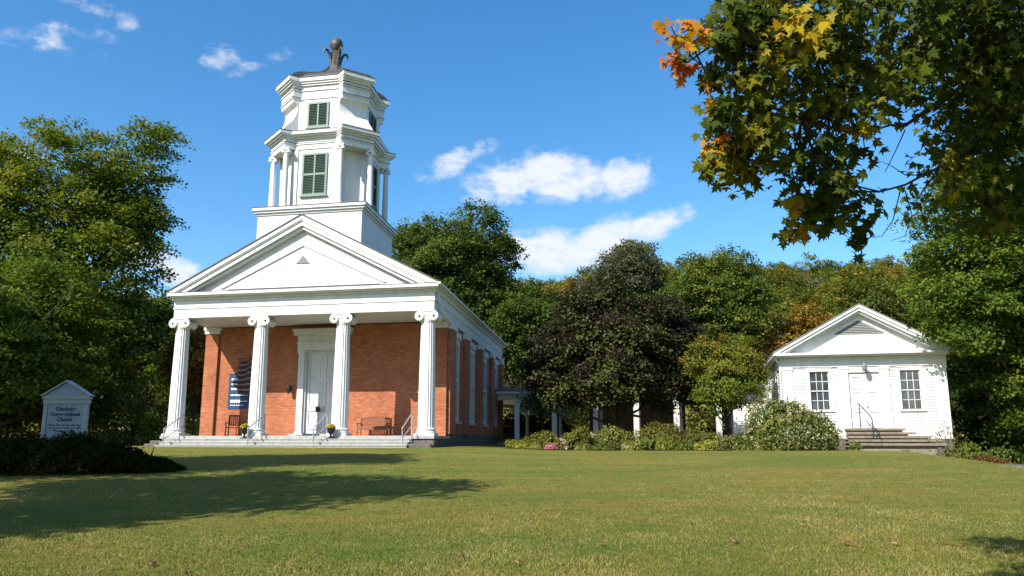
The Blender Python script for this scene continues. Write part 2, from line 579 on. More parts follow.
def limbs(mb, r, base, top, r0, targets, n=26, r_end=.25):
    """a leaning tapered trunk with curved limbs to some foliage clumps"""
    b, t = Vector(base), Vector(top)
    path = [b.lerp(t, i / 7) + Vector((r.normal() * .04, r.normal() * .04, 0)) * (0 if i == 0 else 1) * (t - b).length * .12 for i in range(8)]
    rad = [r0 * (1.35 if i == 0 else 1 - i / 7 * (1 - r_end)) for i in range(8)]
    mb.tube(path, rad, 10)
    if len(targets) == 0: return
    pick = r.choice(len(targets), min(n, len(targets)), replace=False)
    for j in pick:
        q = Vector(targets[j])
        hgt = (q.z - b.z) / max(.1, (t.z - b.z))
        s_ = float(np.clip(hgt * .62 - r.uniform(.0, .15), .18, .97))
        i0 = s_ * 7; a = path[int(i0)].lerp(path[min(7, int(i0) + 1)], i0 - int(i0))
        if (q - a).length < .3: continue
        m = a.lerp(q, .5) + Vector((0, 0, -.10 * (q - a).length))
        rr = r0 * .42 * (1 - s_ * .55)
        pts = [a, a.lerp(m, .55) + Vector((r.normal(), r.normal(), r.normal())) * .05 * (q - a).length, m, m.lerp(q, .6), q]
        mb.tube(pts, [rr, rr * .75, rr * .55, rr * .32, rr * .1], 6)


def tree(name, label, loc, hc, rx, rz, clumps, per, cr, leaf, mat, seed, bark='bark', trunk=None, group=None, k=12, zmin=.6,
         tint=(.2, .5), top_tint=.12, flat=.5, sub=(.42, .6), n_limb=26, lobes=None, cat='tree', ry=None, spread=.22, rz_rot=0.0, core=.12, fill=.22):
    r = np.random.default_rng(seed)
    root = thing(name, label, cat, loc, rz_rot, group)
    lobes = lobes or auto_lobes(r, hc, rx, rz, k, sub, ry=ry)
    C, Nr, v, cc = crown_points(r, lobes, clumps, per, cr, flat, zmin, tint, top_tint, spread, core, fill)
    mb = MB()
    limbs(mb, r, (0, 0, -.3), (r.normal() * .2, r.normal() * .2, hc + rz * .45), trunk or rx * .055, cc, n_limb)
    mb.build('trunk', M[bark], root, True)
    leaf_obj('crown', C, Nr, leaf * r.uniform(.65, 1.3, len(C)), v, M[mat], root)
    return root


def shrub(name, label, loc, rx, ry, h, n, leaf, mat, seed, cat='shrub', tint=(.1, .9), blossom=None, nb=0, bsize=.08, bl_leaf=.05, group=None, upright=.5, lump=7, stems=5, rz=0.0, tail=.16):
    r = np.random.default_rng(seed)
    root = thing(name, label, cat, loc, rz, group)
    bumps = unit(r.normal(size=(lump, 3)) * np.array([1, 1, .6]))
    d = unit(r.normal(size=(n, 3)))
    d[:, 2] = np.abs(d[:, 2])
    bl = np.max(np.clip(d @ bumps.T, 0, 1) ** 5, axis=1)
    q = (.66 + .46 * bl) * r.uniform(.55, 1.05, n) ** .5
    q = q * (1 + tail * r.random(n) ** 7)
    C = d * q[:, None] * np.array([rx, ry, h])
    C[:, 2] += .02
    Nr = unit(d * np.array([1 / rx, 1 / ry, 1 / h])) * .6 + r.normal(size=(n, 3)) * .5 + np.array([0, 0, .3])
    up = r.normal(size=(n, 3)) * (1 - upright) + np.array([0, 0, 1.0]) * upright + d * .4
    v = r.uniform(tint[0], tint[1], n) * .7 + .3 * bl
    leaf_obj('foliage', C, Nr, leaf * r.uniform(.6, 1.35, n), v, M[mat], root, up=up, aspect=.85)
    mb = MB()
    for i in range(stems):
        a = 2 * math.pi * i / max(1, stems) + r.uniform(-.3, .3)
        mb.tube([(.05 * math.cos(a), .05 * math.sin(a), -.05), (rx * .3 * math.cos(a), ry * .3 * math.sin(a), h * .4), (rx * .62 * math.cos(a), ry * .62 * math.sin(a), h * .72)], [.02, .014, .005], 5)
    if stems: mb.build('stem', M['bark'], root)
    if blossom:
        d2 = unit(r.normal(size=(nb, 3)) + np.array([0, -.2, .35])); d2[:, 2] = np.abs(d2[:, 2])
        bl2 = np.max(np.clip(d2 @ bumps.T, 0, 1) ** 5, axis=1)
        cc = d2 * ((.76 + .34 * bl2) * r.uniform(.92, 1.07, nb))[:, None] * np.array([rx, ry, h])
        m = 12
        ci = np.repeat(np.arange(nb), m)
        off = r.normal(size=(nb * m, 3)) * bsize * .5 * np.array([1, 1, 1.25])
        leaf_obj('blossom', cc[ci] + off, off + r.normal(size=off.shape) * .02 + np.array([0, 0, .02]), bl_leaf * r.uniform(.7, 1.3, len(ci)),
                 r.uniform(0, 1, nb)[ci] * .6 + .4 * r.random(len(ci)), M[blossom], root)
    return root


# ------------------------------------------------------------------ ground
def sstep(a, b, x):
    t = np.clip((x - a) / (b - a), 0, 1)
    return t * t * (3 - 2 * t)


def gz(x, y):
    x = np.asarray(x, float); y = np.asarray(y, float)
    z = np.interp(y, [-60, 0, 10, 20, 26, 29, 31, 33, 36, 60], [-2.6, -1.6, -1.13, -.68, -.44, -.34, -.29, -.27, -.26, -.24])
    z = z - .17 * np.maximum(0, x - (6.0 + .30 * np.minimum(y, 36))) * sstep(10, 20, y) * (1 - sstep(60, 90, y)) * np.clip(1 - (x - 16) / 90, 0, 1)
    z = z + .06 * np.sin(x * .31 + 1.0) * np.sin(y * .23) * sstep(6, 12, y) * (1 - sstep(24, 30, y))
    z = z - .16 * sstep(-3, 3, x) * sstep(20, 31, y) * (1 - sstep(40, 48, y))
    hill = 3.2 * sstep(53, 68, y) + 33 * sstep(70, 250, y) * (.70 + .30 * sstep(-30, 60, x))
    hill = hill + 6 * sstep(250, 520, y)
    return z + hill


def G(x, y):
    return float(gz(x, y))


def grow(lo, hi, step, far):
    a = list(np.arange(lo, hi + 1e-6, step)); s = step; b = hi
    up = []
    while b < far:
        s *= 1.22; b += s; up.append(b)
    s, c, dn = step, lo, []
    while c > -far:
        s *= 1.22; c -= s; dn.append(c)
    return np.array(dn[::-1] + a + up)


def lawn_mat():
    k = Mat('mown_lawn')
    fine = k.noise(38, 5, .7)
    mid = k.noise(2.2, 6, .7, k.coord((1, 1.5, 1)))
    big = k.noise(.30, 5, .65, k.coord((.55, 2.0, 1)))
    c = k.ramp(fine, [(.33, (0.0360, 0.0440, 0.0080)), (.5, (0.1360, 0.1400, 0.0256)), (.66, (0.2880, 0.2560, 0.0800))])
    c = k.mix(c, k.ramp(mid, [(.36, (0.0800, 0.1280, 0.0224)), (.50, (0.1760, 0.1720, 0.0336)), (.62, (0.2560, 0.1720, 0.0680))]), .48)
    c = k.mix(c, k.ramp(big, [(.36, (.66, .92, .72)), (.62, (1.22, 1.06, 1.0))]), 1.0, 'MULTIPLY')
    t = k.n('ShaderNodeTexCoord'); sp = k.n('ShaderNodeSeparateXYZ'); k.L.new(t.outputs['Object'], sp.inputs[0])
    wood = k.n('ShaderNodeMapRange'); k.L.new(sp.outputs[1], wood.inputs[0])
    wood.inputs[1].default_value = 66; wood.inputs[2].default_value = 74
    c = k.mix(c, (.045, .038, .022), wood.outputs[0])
    k.bump(k.noise(60, 4, .7), .9, .05)
    return k.set(c, .9, spec=.1)


xs, ys = grow(-34, 34, .5, 1500), grow(-10, 60, .5, 1500)
X, Y = np.meshgrid(xs, ys)
Z = gz(X, Y)
nx, ny = len(xs), len(ys)
vv = np.stack([X, Y, Z], -1).reshape(-1, 3)
ii = (np.arange(ny - 1)[:, None] * nx + np.arange(nx - 1)[None, :]).reshape(-1)
me = bpy.data.meshes.new('lawn')
me.from_pydata(vv.tolist(), [], np.stack([ii, ii + 1, ii + nx + 1, ii + nx], 1).tolist())
me.polygons.foreach_set('use_smooth', [True] * len(me.polygons))
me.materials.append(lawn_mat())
lawn = bpy.data.objects.new('ground', me)
COL.objects.link(lawn)
tag(lawn, kind='structure')

# short grass blades over the part of the lawn that is close enough to show them
NB = 380000
gr = np.random.default_rng(3)
yy = 1 / (1 / 27.0 + gr.random(NB) * (1 / 6.5 - 1 / 27.0))
xx = gr.uniform(-1, 1, NB) * (.72 * yy + 2.0)
zz = gz(xx, yy)
patch = np.sin(xx * 1.3 + 2 * np.sin(yy * .8)) * np.sin(yy * 1.1 + 1.5 * np.sin(xx * .7))


def vnoise(x, y, cell, seed):
    g = np.random.default_rng(seed).random((257, 257))
    u, v = x / cell + 90, y / cell + 20
    i, j = np.floor(u).astype(int), np.floor(v).astype(int)
    a, b = u - i, v - j
    a, b = a * a * (3 - 2 * a), b * b * (3 - 2 * b)
    i, j = i % 256, j % 256
    return (g[i, j] * (1 - a) + g[i + 1, j] * a) * (1 - b) + (g[i, j + 1] * (1 - a) + g[i + 1, j + 1] * a) * b - .5


patch = 1.5 * vnoise(xx, yy, 2.3, 1) + 1.2 * vnoise(xx, yy, .8, 2) + 1.0 * vnoise(xx, yy, .3, 4)
lean = gr.normal(size=(NB, 3)) * np.array([.8, .8, 0]) + np.array([0, 0, 1])
nrm = gr.normal(size=(NB, 3)) * np.array([1, 1, .15])
hgt = gr.uniform(.016, .044, NB) * (1 + .25 * patch)
grass = leaf_obj('grass', np.stack([xx, yy, zz - .004], 1), nrm, hgt, .47 + .30 * patch + gr.normal(size=NB) * .33, M['grass'],
                 shape=BLADE * np.array([.24, 1, 1]), up=lean)
tag(grass, 'short mown grass blades covering the sloping front lawn', 'grass', kind='stuff')

# ------------------------------------------------------------------ the brick church
CPHI = math.atan(96 * math.cos(PITCH) / F_PX)
C0 = (-14.191, 34.088)
CZ = -.30
church = thing('brick_church', 'red brick church with white columned portico and tall white steeple', 'church', (C0[0], C0[1], CZ), -CPHI)


def cw(x, y):
    """church plan to world"""
    return (C0[0] + x * math.cos(CPHI) + y * math.sin(CPHI), C0[1] - x * math.sin(CPHI) + y * math.cos(CPHI))


def mb(): return MB(CZ, church_fit)


CXM = 5.42
XL, XR, YW, YB = -.25, 11.05, 2.70, 20.9
FL = .17
# brick walls with window and door openings
WINS = [(c - .85, c + .85, .85, 4.55) for c in (5.0, 9.45, 13.9, 18.35)]
DOOR = (4.58, 6.26, FL, 3.95)
b = mb()
for a_, c_, d_, e_ in wall_cells(XL, XR, -.05, 5.0, [DOOR]): b.box(a_, c_, YW, YW + .34, d_, e_)
for a_, c_, d_, e_ in wall_cells(YW + .34, YB - .34, .25, 5.0, WINS):
    b.box(XR - .34, XR, a_, c_, d_, e_); b.box(XL, XL + .34, a_, c_, d_, e_)
b.box(XL, XR, YB - .34, YB, .25, 5.0)
b.build('brick_wall', M['brick'], church)
b = mb()
b.box(XL - .04, XR + .05, YW + .05, YB + .05, -.9, .25)
b.build('foundation', M['dark_stone'], church)
for k_, yc_ in enumerate((YW + .0, 7.2, 11.65, 16.1, 20.45)):
    q = mb()
    w_ = .55
    y0, y1 = (YW - .10, YW + 1.35) if k_ == 0 else (yc_ - w_, yc_ + w_ - (.2 if k_ == 4 else 0))
    q.box(XR + .002, XR + .16, y0 + (.103 if k_ == 0 else 0), y1, .26, 4.72)
    o = q.build('brick_pier', M['brick'], church)
    q = mb(); q.box(XR + .004, XR + .22, y0 + (.103 if k_ == 0 else 0) - .05 * (k_ > 0), y1 + .05, 4.72, 4.98)
    q.build('pier_cap', M['white_trim'], o)
for x0, x1 in ((XL - .02, .36), (10.44, XR + .02)):
    q = mb(); q.box(x0, x1, YW - .14, YW - .002, FL, 4.74)
    o = q.build('brick_pilaster', M['brick'], church)
    q = mb(); q.box(x0 - .05, x1 + .05, YW - .19, YW - .003, 4.74, 4.90); q.box(x0 - .09, x1 + .09, YW - .23, YW - .0035, 4.90, 5.04)
    q.build('pilaster_cap', M['white_trim'], o)

# porch floor, steps and the stone blocks at their ends
b = mb(); b.box(-.42, 11.22, -.46, YW - .002, .05, FL); b.build('porch_floor', M['step'], church)
b = mb(); b.box(-.36, 11.16, -.40, YW, -.9, .05); b.build('porch_base', M['dark_stone'], church)
b = mb()
for k_, zt in enumerate((.05, -.07, -.19)):
    b.box(-.02 - .0 * k_, 10.36, -.46 - .33 * (k_ + 1), -.46 - .33 * k_ + .002, zt - .5, zt)
    b.box(-.05, 10.39, -.46 - .33 * (k_ + 1) - .025, -.46 - .33 * k_ - .02, zt - .035, zt + .003)
b.build('porch_steps', M['step'], church)
for x0, x1 in ((-.55, -.06), (10.42, 11.34)):
    b = mb(); b.box(x0, x1, -1.0, -.47, -.9, -.02); b.box(x0 - .1, x1 - .05, -1.25, -1.003, -.9, -.15)
    b.build('stone_block', M['dark_stone'], church, bevel=.03)


# columns
def column(x):
    cz = mb()
    prof = [(.335 - .055 * (max(0, t - .15) / .85) ** 1.4, .47 + t * 4.16) for t in np.linspace(0, 1, 14)]
    cz.lathe(x, 0, prof, 160, .10, 20)
    col = cz.build('column', M['white'], church, True, angle=60)
    q = mb()
    q.box(x - .40, x + .40, -.40, .40, FL, .26)
    q.lathe(x, 0, [(.385, .26), (.405, .30), (.385, .34), (.36, .36), (.365, .385), (.385, .40), (.395, .425), (.38, .45), (.34, .475), (.30, .48)], 40)
    q.build('column_base', M['white'], col, True, angle=50)
    q = mb()
    q.box(x - .36, x + .36, -.36, .36, 5.0, 5.052)
    q.box(x - .30, x + .30, -.335, .335, 4.84, 5.0)
    q.lathe(x, 0, [(.285, 4.60), (.30, 4.63), (.30, 4.68), (.33, 4.76), (.31, 4.84)], 32)
    n = 22
    for sx in (-1, 1):
        cx = x + sx * .30
        ring_ = lambda rad, yv: [(cx + rad * math.cos(2 * math.pi * i / n), yv, 4.825 + rad * math.sin(2 * math.pi * i / n)) for i in range(n)]
        q.loft([ring_(.185, -.36), ring_(.185, -.27), ring_(.13, -.12), ring_(.12, 0), ring_(.13, .12), ring_(.185, .27), ring_(.185, .36)])
        for fy in (-.363, .363):
            pts, rd = [], []
            for i in range(34):
                t = i / 33; a = math.pi / 2 - sx * t * 4.6 * math.pi
                rr = .165 * (1 - t) ** .8 + .02
                pts.append((cx + rr * math.cos(a), fy, 4.825 + rr * math.sin(a))); rd.append(.018 * (1 - .45 * t))
            q.tube(pts, rd, 6)
            q.cur = 1; q.loft([ring_(.042, fy * 1.0), ring_(.038, fy * 1.07)]); q.cur = 0
    q.build('capital', [M['white'], M['iron']], col, True, angle=35)


for x in (0, 3.62, 7.22, 10.80): column(x)

# entablature, cornice, pediment
b = mb()
b.box(-.30, 11.10, -.32, YB + .08, 5.05, 5.50)
b.box(-.335, 11.135, -.355, YB + .10, 5.50, 5.55)
b.box(-.315, 11.115, -.335, YB + .09, 5.55, 5.93)
b.box(-.39, 11.19, -.41, YB + .12, 5.93, 6.05)
b.build('entablature', M['white'], church)
CL, CR = -.47, 11.32
b = mb()
b.box(CL + .10, CR - .10, -.60, YB + .35, 6.05, 6.10)
b.box(CL, CR, -.68, YB + .45, 6.10, 6.23)
b.build('cornice', M['white'], church)
b = mb(); b.box(CL - .012, CR + .012, -.695, YB + .46, 6.231, 6.251); b.build('cornice_flashing', M['dark_metal'], church)
SL = (9.38 - 6.27) / (CXM - CL)


def chev(o0, o1, y0, y1, zb=6.253, mbx=None):
    """a band following the gable from offset o0 below the roof line down to o1"""
    top = 9.38
    if o0 == 0:
        pts = [(CL, zb), (CXM, top), (CR, zb), (CR - o1 / SL, zb), (CXM, top - o1), (CL + o1 / SL, zb)]
    else:
        pts = [(CL + o0 / SL, zb), (CXM, top - o0), (CR - o0 / SL, zb), (CR - o1 / SL, zb), (CXM, top - o1), (CL + o1 / SL, zb)]
    h = len(pts)
    L_ = [pts[0], pts[1], pts[4], pts[5]]; R_ = [pts[1], pts[2], pts[3], pts[4]]
    for s_ in (L_, R_): mbx.prism(s_, y0, y1, lambda u, v, w: (u, w, v))


b = mb()
chev(0, .17, -.68, -.20, mbx=b)
chev(.17, .23, -.645, -.20, mbx=b)
chev(.23, .42, -.60, -.20, mbx=b)
chev(.42, .56, -.50, -.20, mbx=b)
b.build('raking_cornice', M['white'], church)
b = mb()
b.prism([(CL + .56 / SL, 6.253), (CXM, 9.38 - .56), (CR - .56 / SL, 6.253)], -.28, -.10, lambda u, v, w: (u, w, v))
chev(1.18, 1.25, -.335, -.278, 6.42, b)
b.box(CL + 1.25 / SL + .2, CR - 1.25 / SL - .2, -.33, -.279, 6.36, 6.43)
b.build('tympanum', M['white'], church)
b = mb()
b.prism([(CXM - .30, 7.36), (CXM + .30, 7.36), (CXM, 7.72)], -.31, -.27, lambda u, v, w: (u, w, v))
b.build('gable_vent', M['vent'], church)
b = mb()
for s_ in (-1, 1):
    e = CXM + s_ * (CXM - CL + .03)
    b.prism([(e, 6.262), (CXM, 9.39), (CXM, 9.45), (e, 6.32)], -.71, YB + .5, lambda u, v, w: (u, w, v))
b.build('roof', M['roofing'], church)
b = mb()
b.prism([(CL + .3, 6.253), (CXM, 9.2), (CR - .3, 6.253)], YB - .1, YB + .08, lambda u, v, w: (u, w, v))
b.build('rear_gable', M['white'], church)
b = mb()
b.tube([(11.19, .02, 5.98), (11.23, .02, 5.6), (11.20, .4, 5.15), (11.22, 3.4, 4.9)], .045, 8)
b.build('downspout', M['white_trim'], church, True)
b = mb(); b.box(11.33, 11.44, -.8, YB + .4, 6.16, 6.25); b.build('gutter', M['white_trim'], church)

# tall side windows
for w0, w1, z0, z1 in WINS:
    TF = lambda u, v, w: (XR - .10 + w, u, v)
    q = mb()
    for u0, u1, v0, v1 in ((w0, w0 + .13, z0, z1), (w1 - .13, w1, z0, z1), (w0 + .13, w1 - .13, z1 - .26, z1), (w0 + .13, w1 - .13, z0, z0 + .12),
                           (w0 + .13, w1 - .13, 2.62, 2.72)):
        q.box(u0, u1, v0, v1, 0, .08, lambda u, v, w: TF(u, v, w))
    for i in range(1, 4):
        u = w0 + .13 + (w1 - w0 - .26) * i / 4
        q.box(u - .018, u + .018, z0 + .12, z1 - .26, 0, .045, lambda u, v, w: TF(u, v, w))
    for zz_ in np.linspace(z0 + .12, z1 - .26, 7)[1:-1]:
        q.box(w0 + .13, w1 - .13, zz_ - .015, zz_ + .015, .002, .040, lambda u, v, w: TF(u, v, w))
    o = q.build('window', M['white_trim'], church)
    q = mb(); q.box(XR - .12, XR - .103, w0, w1, z0, z1); q.build('pane', M['glass_pale'], o)
    q = mb(); q.box(XR - .1, XR + .09, w0 - .12, w1 + .12, z0 - .13, z0 - .003); q.build('sill', M['stone'], o)
    q = mb(); q.box(XR + .002, XR + .05, w0 - .1, w1 + .1, z1 + .003, z1 + .30); q.build('lintel', M['white_trim'], o)

# door and its surround
b = mb()
for x0, x1 in ((4.30, 4.575), (6.265, 6.54)):
    b.box(x0, x1, YW - .14, YW - .002, FL, 3.78)
    b.box(x0 - .04, x1 + .04, YW - .19, YW - .003, 3.78, 3.90)
    b.box(x0 - .03, x1 + .03, YW - .18, YW - .004, FL, .38)
for x0, x1 in ((4.577, 4.66), (6.18, 6.263)): b.box(x0, x1, YW - .05, YW + .20, FL, 3.89)
b.box(4.66, 6.18, YW - .045, YW + .195, 3.86, 3.89)
b.box(4.24, 6.60, YW - .16, YW - .0025, 3.90, 4.20)
b.box(4.20, 6.64, YW - .20, YW - .0035, 4.20, 4.26)
b.box(4.24, 6.60, YW - .155, YW - .0045, 4.26, 4.56)
b.box(4.10, 6.74, YW - .30, YW - .0055, 4.56, 4.70)
b.box(4.04, 6.80, YW - .36, YW - .0065, 4.70, 4.84)
b.build('door_surround', M['white_trim'], church)
b = mb(); b.box(4.15, 6.7, YW - .5, YW - .145, FL, .27); b.build('door_step', M['stone'], church)


def panel_leaf(q, x0, x1, z0, z1, y, rows, T=None):
    q.box(x0, x1, y, y + .05, z0, z1, T)
    w = x1 - x0
    for v0, v1 in rows:
        a0, a1 = z0 + (z1 - z0) * v0, z0 + (z1 - z0) * v1
        m = .13 * w + .02
        for c0, c1, d0, d1 in ((x0 + m, x1 - m, a0, a0 + .04), (x0 + m, x1 - m, a1 - .04, a1), (x0 + m, x0 + m + .04, a0 + .04, a1 - .04), (x1 - m - .04, x1 - m, a0 + .04, a1 - .04)):
            q.box(c0, c1, y - .034, y - .001, d0, d1, T)


for x0, x1 in ((4.662, 5.415), (5.425, 6.178)):
    q = mb(); panel_leaf(q, x0, x1, .28, 3.93, YW + .06, [(.05, .28), (.32, .62), (.66, .95)])
    o = q.build('door', M['white_trim'], church)
    if x0 < 5:
        q = mb(); q.box(5.16, 5.36, YW - .03, YW + .058, 1.22, 1.42); q.build('lock_box', M['iron'], o, bevel=.01)
    else:
        q = mb(); q.tube([(5.52, YW + .05, 1.2), (5.52, YW - .0, 1.22), (5.52, YW - .0, 1.42), (5.52, YW + .05, 1.44)], .015, 6); q.build('handle', M['iron'], o)
q = mb()
q.box(3.90, 3.98, YW - .06, YW - .004, 2.12, 2.36)
q.tube([(3.94, YW - .05, 2.3), (3.94, YW - .22, 2.34)], .014, 6)
q.lathe(3.94, YW - .24, [(.03, 2.0), (.075, 2.06), (.10, 2.24), (.12, 2.26), (.05, 2.34), (.01, 2.40)], 6)
q.build('wall_lantern', M['iron'], church)

# handrails of bent pipe
for x in (.32, 3.94, 6.65, 10.20):
    q = mb()
    q.tube([(x, -1.42, -.35), (x, -1.42, .30), (x, -1.44, .42), (x, -1.40, .47), (x, -1.28, .51), (x, -.02, 1.02), (x, .10, 1.03), (x, .12, .95), (x, .12, FL)], .026, 8)
    q.tube([(x, -1.40, .05), (x, .12, .60)], .018, 6)
    q.build('handrail', M['pipe'], church, True)


# ---- steeple
TX, TY = 5.39, 2.68


def plan(A, h, rec, z, s=1.0):
    base = [(-(h - rec), -A + rec), (h - rec, -A + rec), (h, -A), (A, -h)]
    out = []
    for k_ in range(4):
        for x, y in base:
            for _ in range(k_): x, y = -y, x
            out.append((TX + x * s, TY + y * s, z))
    return out


def band(q, e, z0, z1, A=2.45, h=1.29, rec=.38):
    q.loft([plan(A + e, h + .414 * e, rec, z0), plan(A + e, h + .414 * e, rec, z1)])


b = mb(); b.box(TX - 2.37, TX + 2.37, TY - 2.45, TY + 2.45, 6.6, 9.68)
sb = b.build('steeple_base', M['white'], church)
b = mb()
for e, z0, z1 in ((.05, 9.60, 9.70), (.13, 9.70, 9.80), (.20, 9.80, 9.93)):
    b.box(TX - 2.37 - e, TX + 2.37 + e, TY - 2.45 - e, TY + 2.45 + e, z0, z1)
b.build('base_cornice', M['white'], sb)
b = mb(); b.box(TX - 2.59, TX + 2.59, TY - 2.67, TY + 2.67, 9.93, 9.96); b.build('flashing', M['dark_metal'], sb)

b = mb()
ring = []
for k_ in range(4):
    for x, y in ((-1.08, -2.03), (1.08, -2.03), (1.08, -1.80), (1.80, -1.08)):
        for _ in range(k_): x, y = -y, x
        ring.append((x, y))
b.loft([[(TX + x, TY + y, z) for x, y in ring] for z in (9.96, 12.8)])
belfry = b.build('belfry', M['white'], church)
for k_ in range(4):                                              # flat pilaster strips framing each face
    for u0, u1 in ((-1.09, -.80), (.80, 1.09)):
        def TFR(u, v, w, k_=k_):
            x, y = u, -2.03 - w
            for _ in range(k_): x, y = -y, x
            return (TX + x, TY + y, v)
        q = mb(); q.box(u0, u1, 9.97, 12.79, .002, .05, TFR); q.build('corner_strip', M['white_trim'], belfry)
q = mb()
band(q, 0, 12.72, 12.95); band(q, .04, 12.95, 13.00); band(q, .01, 13.00, 13.20)
band(q, .10, 13.20, 13.28); band(q, .20, 13.28, 13.36); band(q, .29, 13.36, 13.50)
q.build('belfry_cornice', M['white'], belfry)
q = mb(); q.loft([plan(2.45 + .305, 1.29 + .126, .38, 13.501), plan(2.45 + .305, 1.29 + .126, .38, 13.53), plan(2.42, 1.28, .42, 13.60)]); q.build('belfry_flashing', M['dark_metal'], belfry)
for k_ in range(4):
    for x, y in ((1.30 - .04, -2.48 + .17), (2.48 - .17, -1.30 + .04)):
        for _ in range(k_): x, y = -y, x
        q = mb()
        q.lathe(TX + x, TY + y, [(.19, 9.96), (.19, 10.02), (.165, 10.06), (.14, 10.12), (.135, 11.0), (.115, 12.50), (.14, 12.52), (.14, 12.56)], 18)
        q.box(TX + x - .17, TX + x + .17, TY + y - .17, TY + y + .17, 12.62, 12.72)
        for s_ in (-1, 1):
            q.tube([(TX + x + s_ * .12, TY + y - .15, 12.57), (TX + x + s_ * .12, TY + y + .15, 12.57)], .075, 10)
        q.build('belfry_column', M['white'], belfry, True)


def louvre(parent, k_, half, z0, z1, face, mull):
    def TFR(u, v, w):
        x, y = u, -face - w
        for _ in range(k_): x, y = -y, x
        return (TX + x, TY + y, v)
    q = mb()
    fw = .085
    q.box(-half, half, z0, z0 + fw, .004, .07, TFR); q.box(-half, half, z1 - fw, z1, .004, .07, TFR)
    q.box(-half, -half + fw, z0 + fw, z1 - fw, .004, .07, TFR); q.box(half - fw, half, z0 + fw, z1 - fw, .004, .07, TFR)
    q.box(-.035, .035, z0 + fw, z1 - fw, .004, .066, TFR)
    if mull: q.box(-half + fw, half - fw, (z0 + z1) / 2 - .05, (z0 + z1) / 2 + .05, .004, .064, TFR)
    q.box(-half - .06, half + .06, z0 - .07, z0, .003, .11, TFR)
    zz_ = z0 + fw + .02
    n_ = int((z1 - z0 - 2 * fw) / .075)
    o = q.build('louvred_window', M['green_frame'], parent)
    q = mb()
    q.box(-half + .02, half - .02, z0 + .02, z1 - .02, .002, .012, TFR)
    for i in range(n_):
        a = z0 + fw + .075 * (i + .2)
        vs = [TFR(u, a + dv, w) for u in (-half + fw, half - fw) for dv, w in ((0, .052), (.012, .055), (.062, .02), (.05, .014))]
        q.add(vs, [(0, 1, 2, 3), (4, 7, 6, 5), (0, 4, 5, 1), (1, 5, 6, 2), (2, 6, 7, 3), (3, 7, 4, 0)])
    s_ = q.build('louvre_slats', M['green_paint'], parent)


for k_ in range(4): louvre(belfry, k_, .58, 10.54, 12.50, 2.03, True)

b = mb()
fy = 1.93
rings = []
for A, z in ((2.44, 13.56), (2.41, 13.68), (2.30, 13.86), (2.15, 14.08), (2.04, 14.34), (1.99, 14.62), (1.99, 14.86), (2.05, 15.0), (2.13, 15.04)):
    rings.append(plan(A, A - 1.0, A - fy, z))
b.loft(rings)
lantern = b.build('upper_belfry', M['white'], church, True, angle=25)
q = mb()
band(q, 0, 15.03, 15.22, 2.12, 1.16, .30); band(q, .05, 15.22, 15.27, 2.12, 1.16, .30); band(q, .01, 15.27, 15.62, 2.12, 1.16, .30)
band(q, .06, 15.62, 15.68, 2.12, 1.16, .30); band(q, .02, 15.68, 15.86, 2.12, 1.16, .30)
band(q, .12, 15.86, 15.95, 2.12, 1.16, .32); band(q, .20, 15.95, 16.04, 2.12, 1.16, .34); band(q, .28, 16.04, 16.22, 2.12, 1.16, .36)
q.build('upper_cornice', M['white'], lantern)
for e, z in ((.062, 15.271), (.075, 15.681), (.292, 16.221)):
    q = mb(); band(q, e, z, z + .028, 2.12, 1.16, .34); q.build('lead_flashing', M['dark_metal'], lantern)
for e, z in ((.052, 13.001),):
    q = mb(); band(q, e, z, z + .025); q.build('lead_flashing', M['dark_metal'], belfry)
for k_ in range(4): louvre(lantern, k_, .50, 13.78, 14.98, fy, False)
q = mb()
rings = []
for s_, z in ((.96, 16.25), (.95, 16.30), (.90, 16.44), (.80, 16.60), (.66, 16.74), (.48, 16.90), (.32, 17.10), (.20, 17.36), (.14, 17.6)):
    rings.append(plan(2.41, 1.28, .36, z, s_))
q.loft(rings)
q.build('dome_roof', M['dark_metal'], lantern, True, angle=30)
q = mb()
q.lathe(TX, TY, [(.36, 17.1), (.36, 17.35), (.27, 17.42), (.24, 18.30), (.28, 18.36), (.28, 18.42), (.16, 18.46), (.16, 18.52)], 8)
q.lathe(TX, TY, [(.02, 18.48), (.20, 18.52), (.31, 18.70), (.32, 18.86), (.26, 19.02), (.12, 19.12), (.01, 19.14)], 16)
for k_ in range(4):
    a = math.pi / 4 + k_ * math.pi / 2
    pts = [(.20, 17.6), (.25, 17.95), (.32, 18.22), (.44, 18.42), (.56, 18.44), (.63, 18.34), (.64, 18.22)]
    q.tube([(TX + r0 * math.cos(a), TY + r0 * math.sin(a), z0) for r0, z0 in pts], [.06, .065, .07, .07, .06, .045, .02], 7)
q.build('finial', M['dark_metal'], lantern, True, angle=40)


# ---- things on and around the porch
def cthing(name, label, cat, x, y, z, rz=0.0, group=None):
    wx, wy = cw(*church_fit((x, y, 0))[:2])
    return thing(name, label, cat, (wx, wy, z), -CPHI - .078 + rz, group)


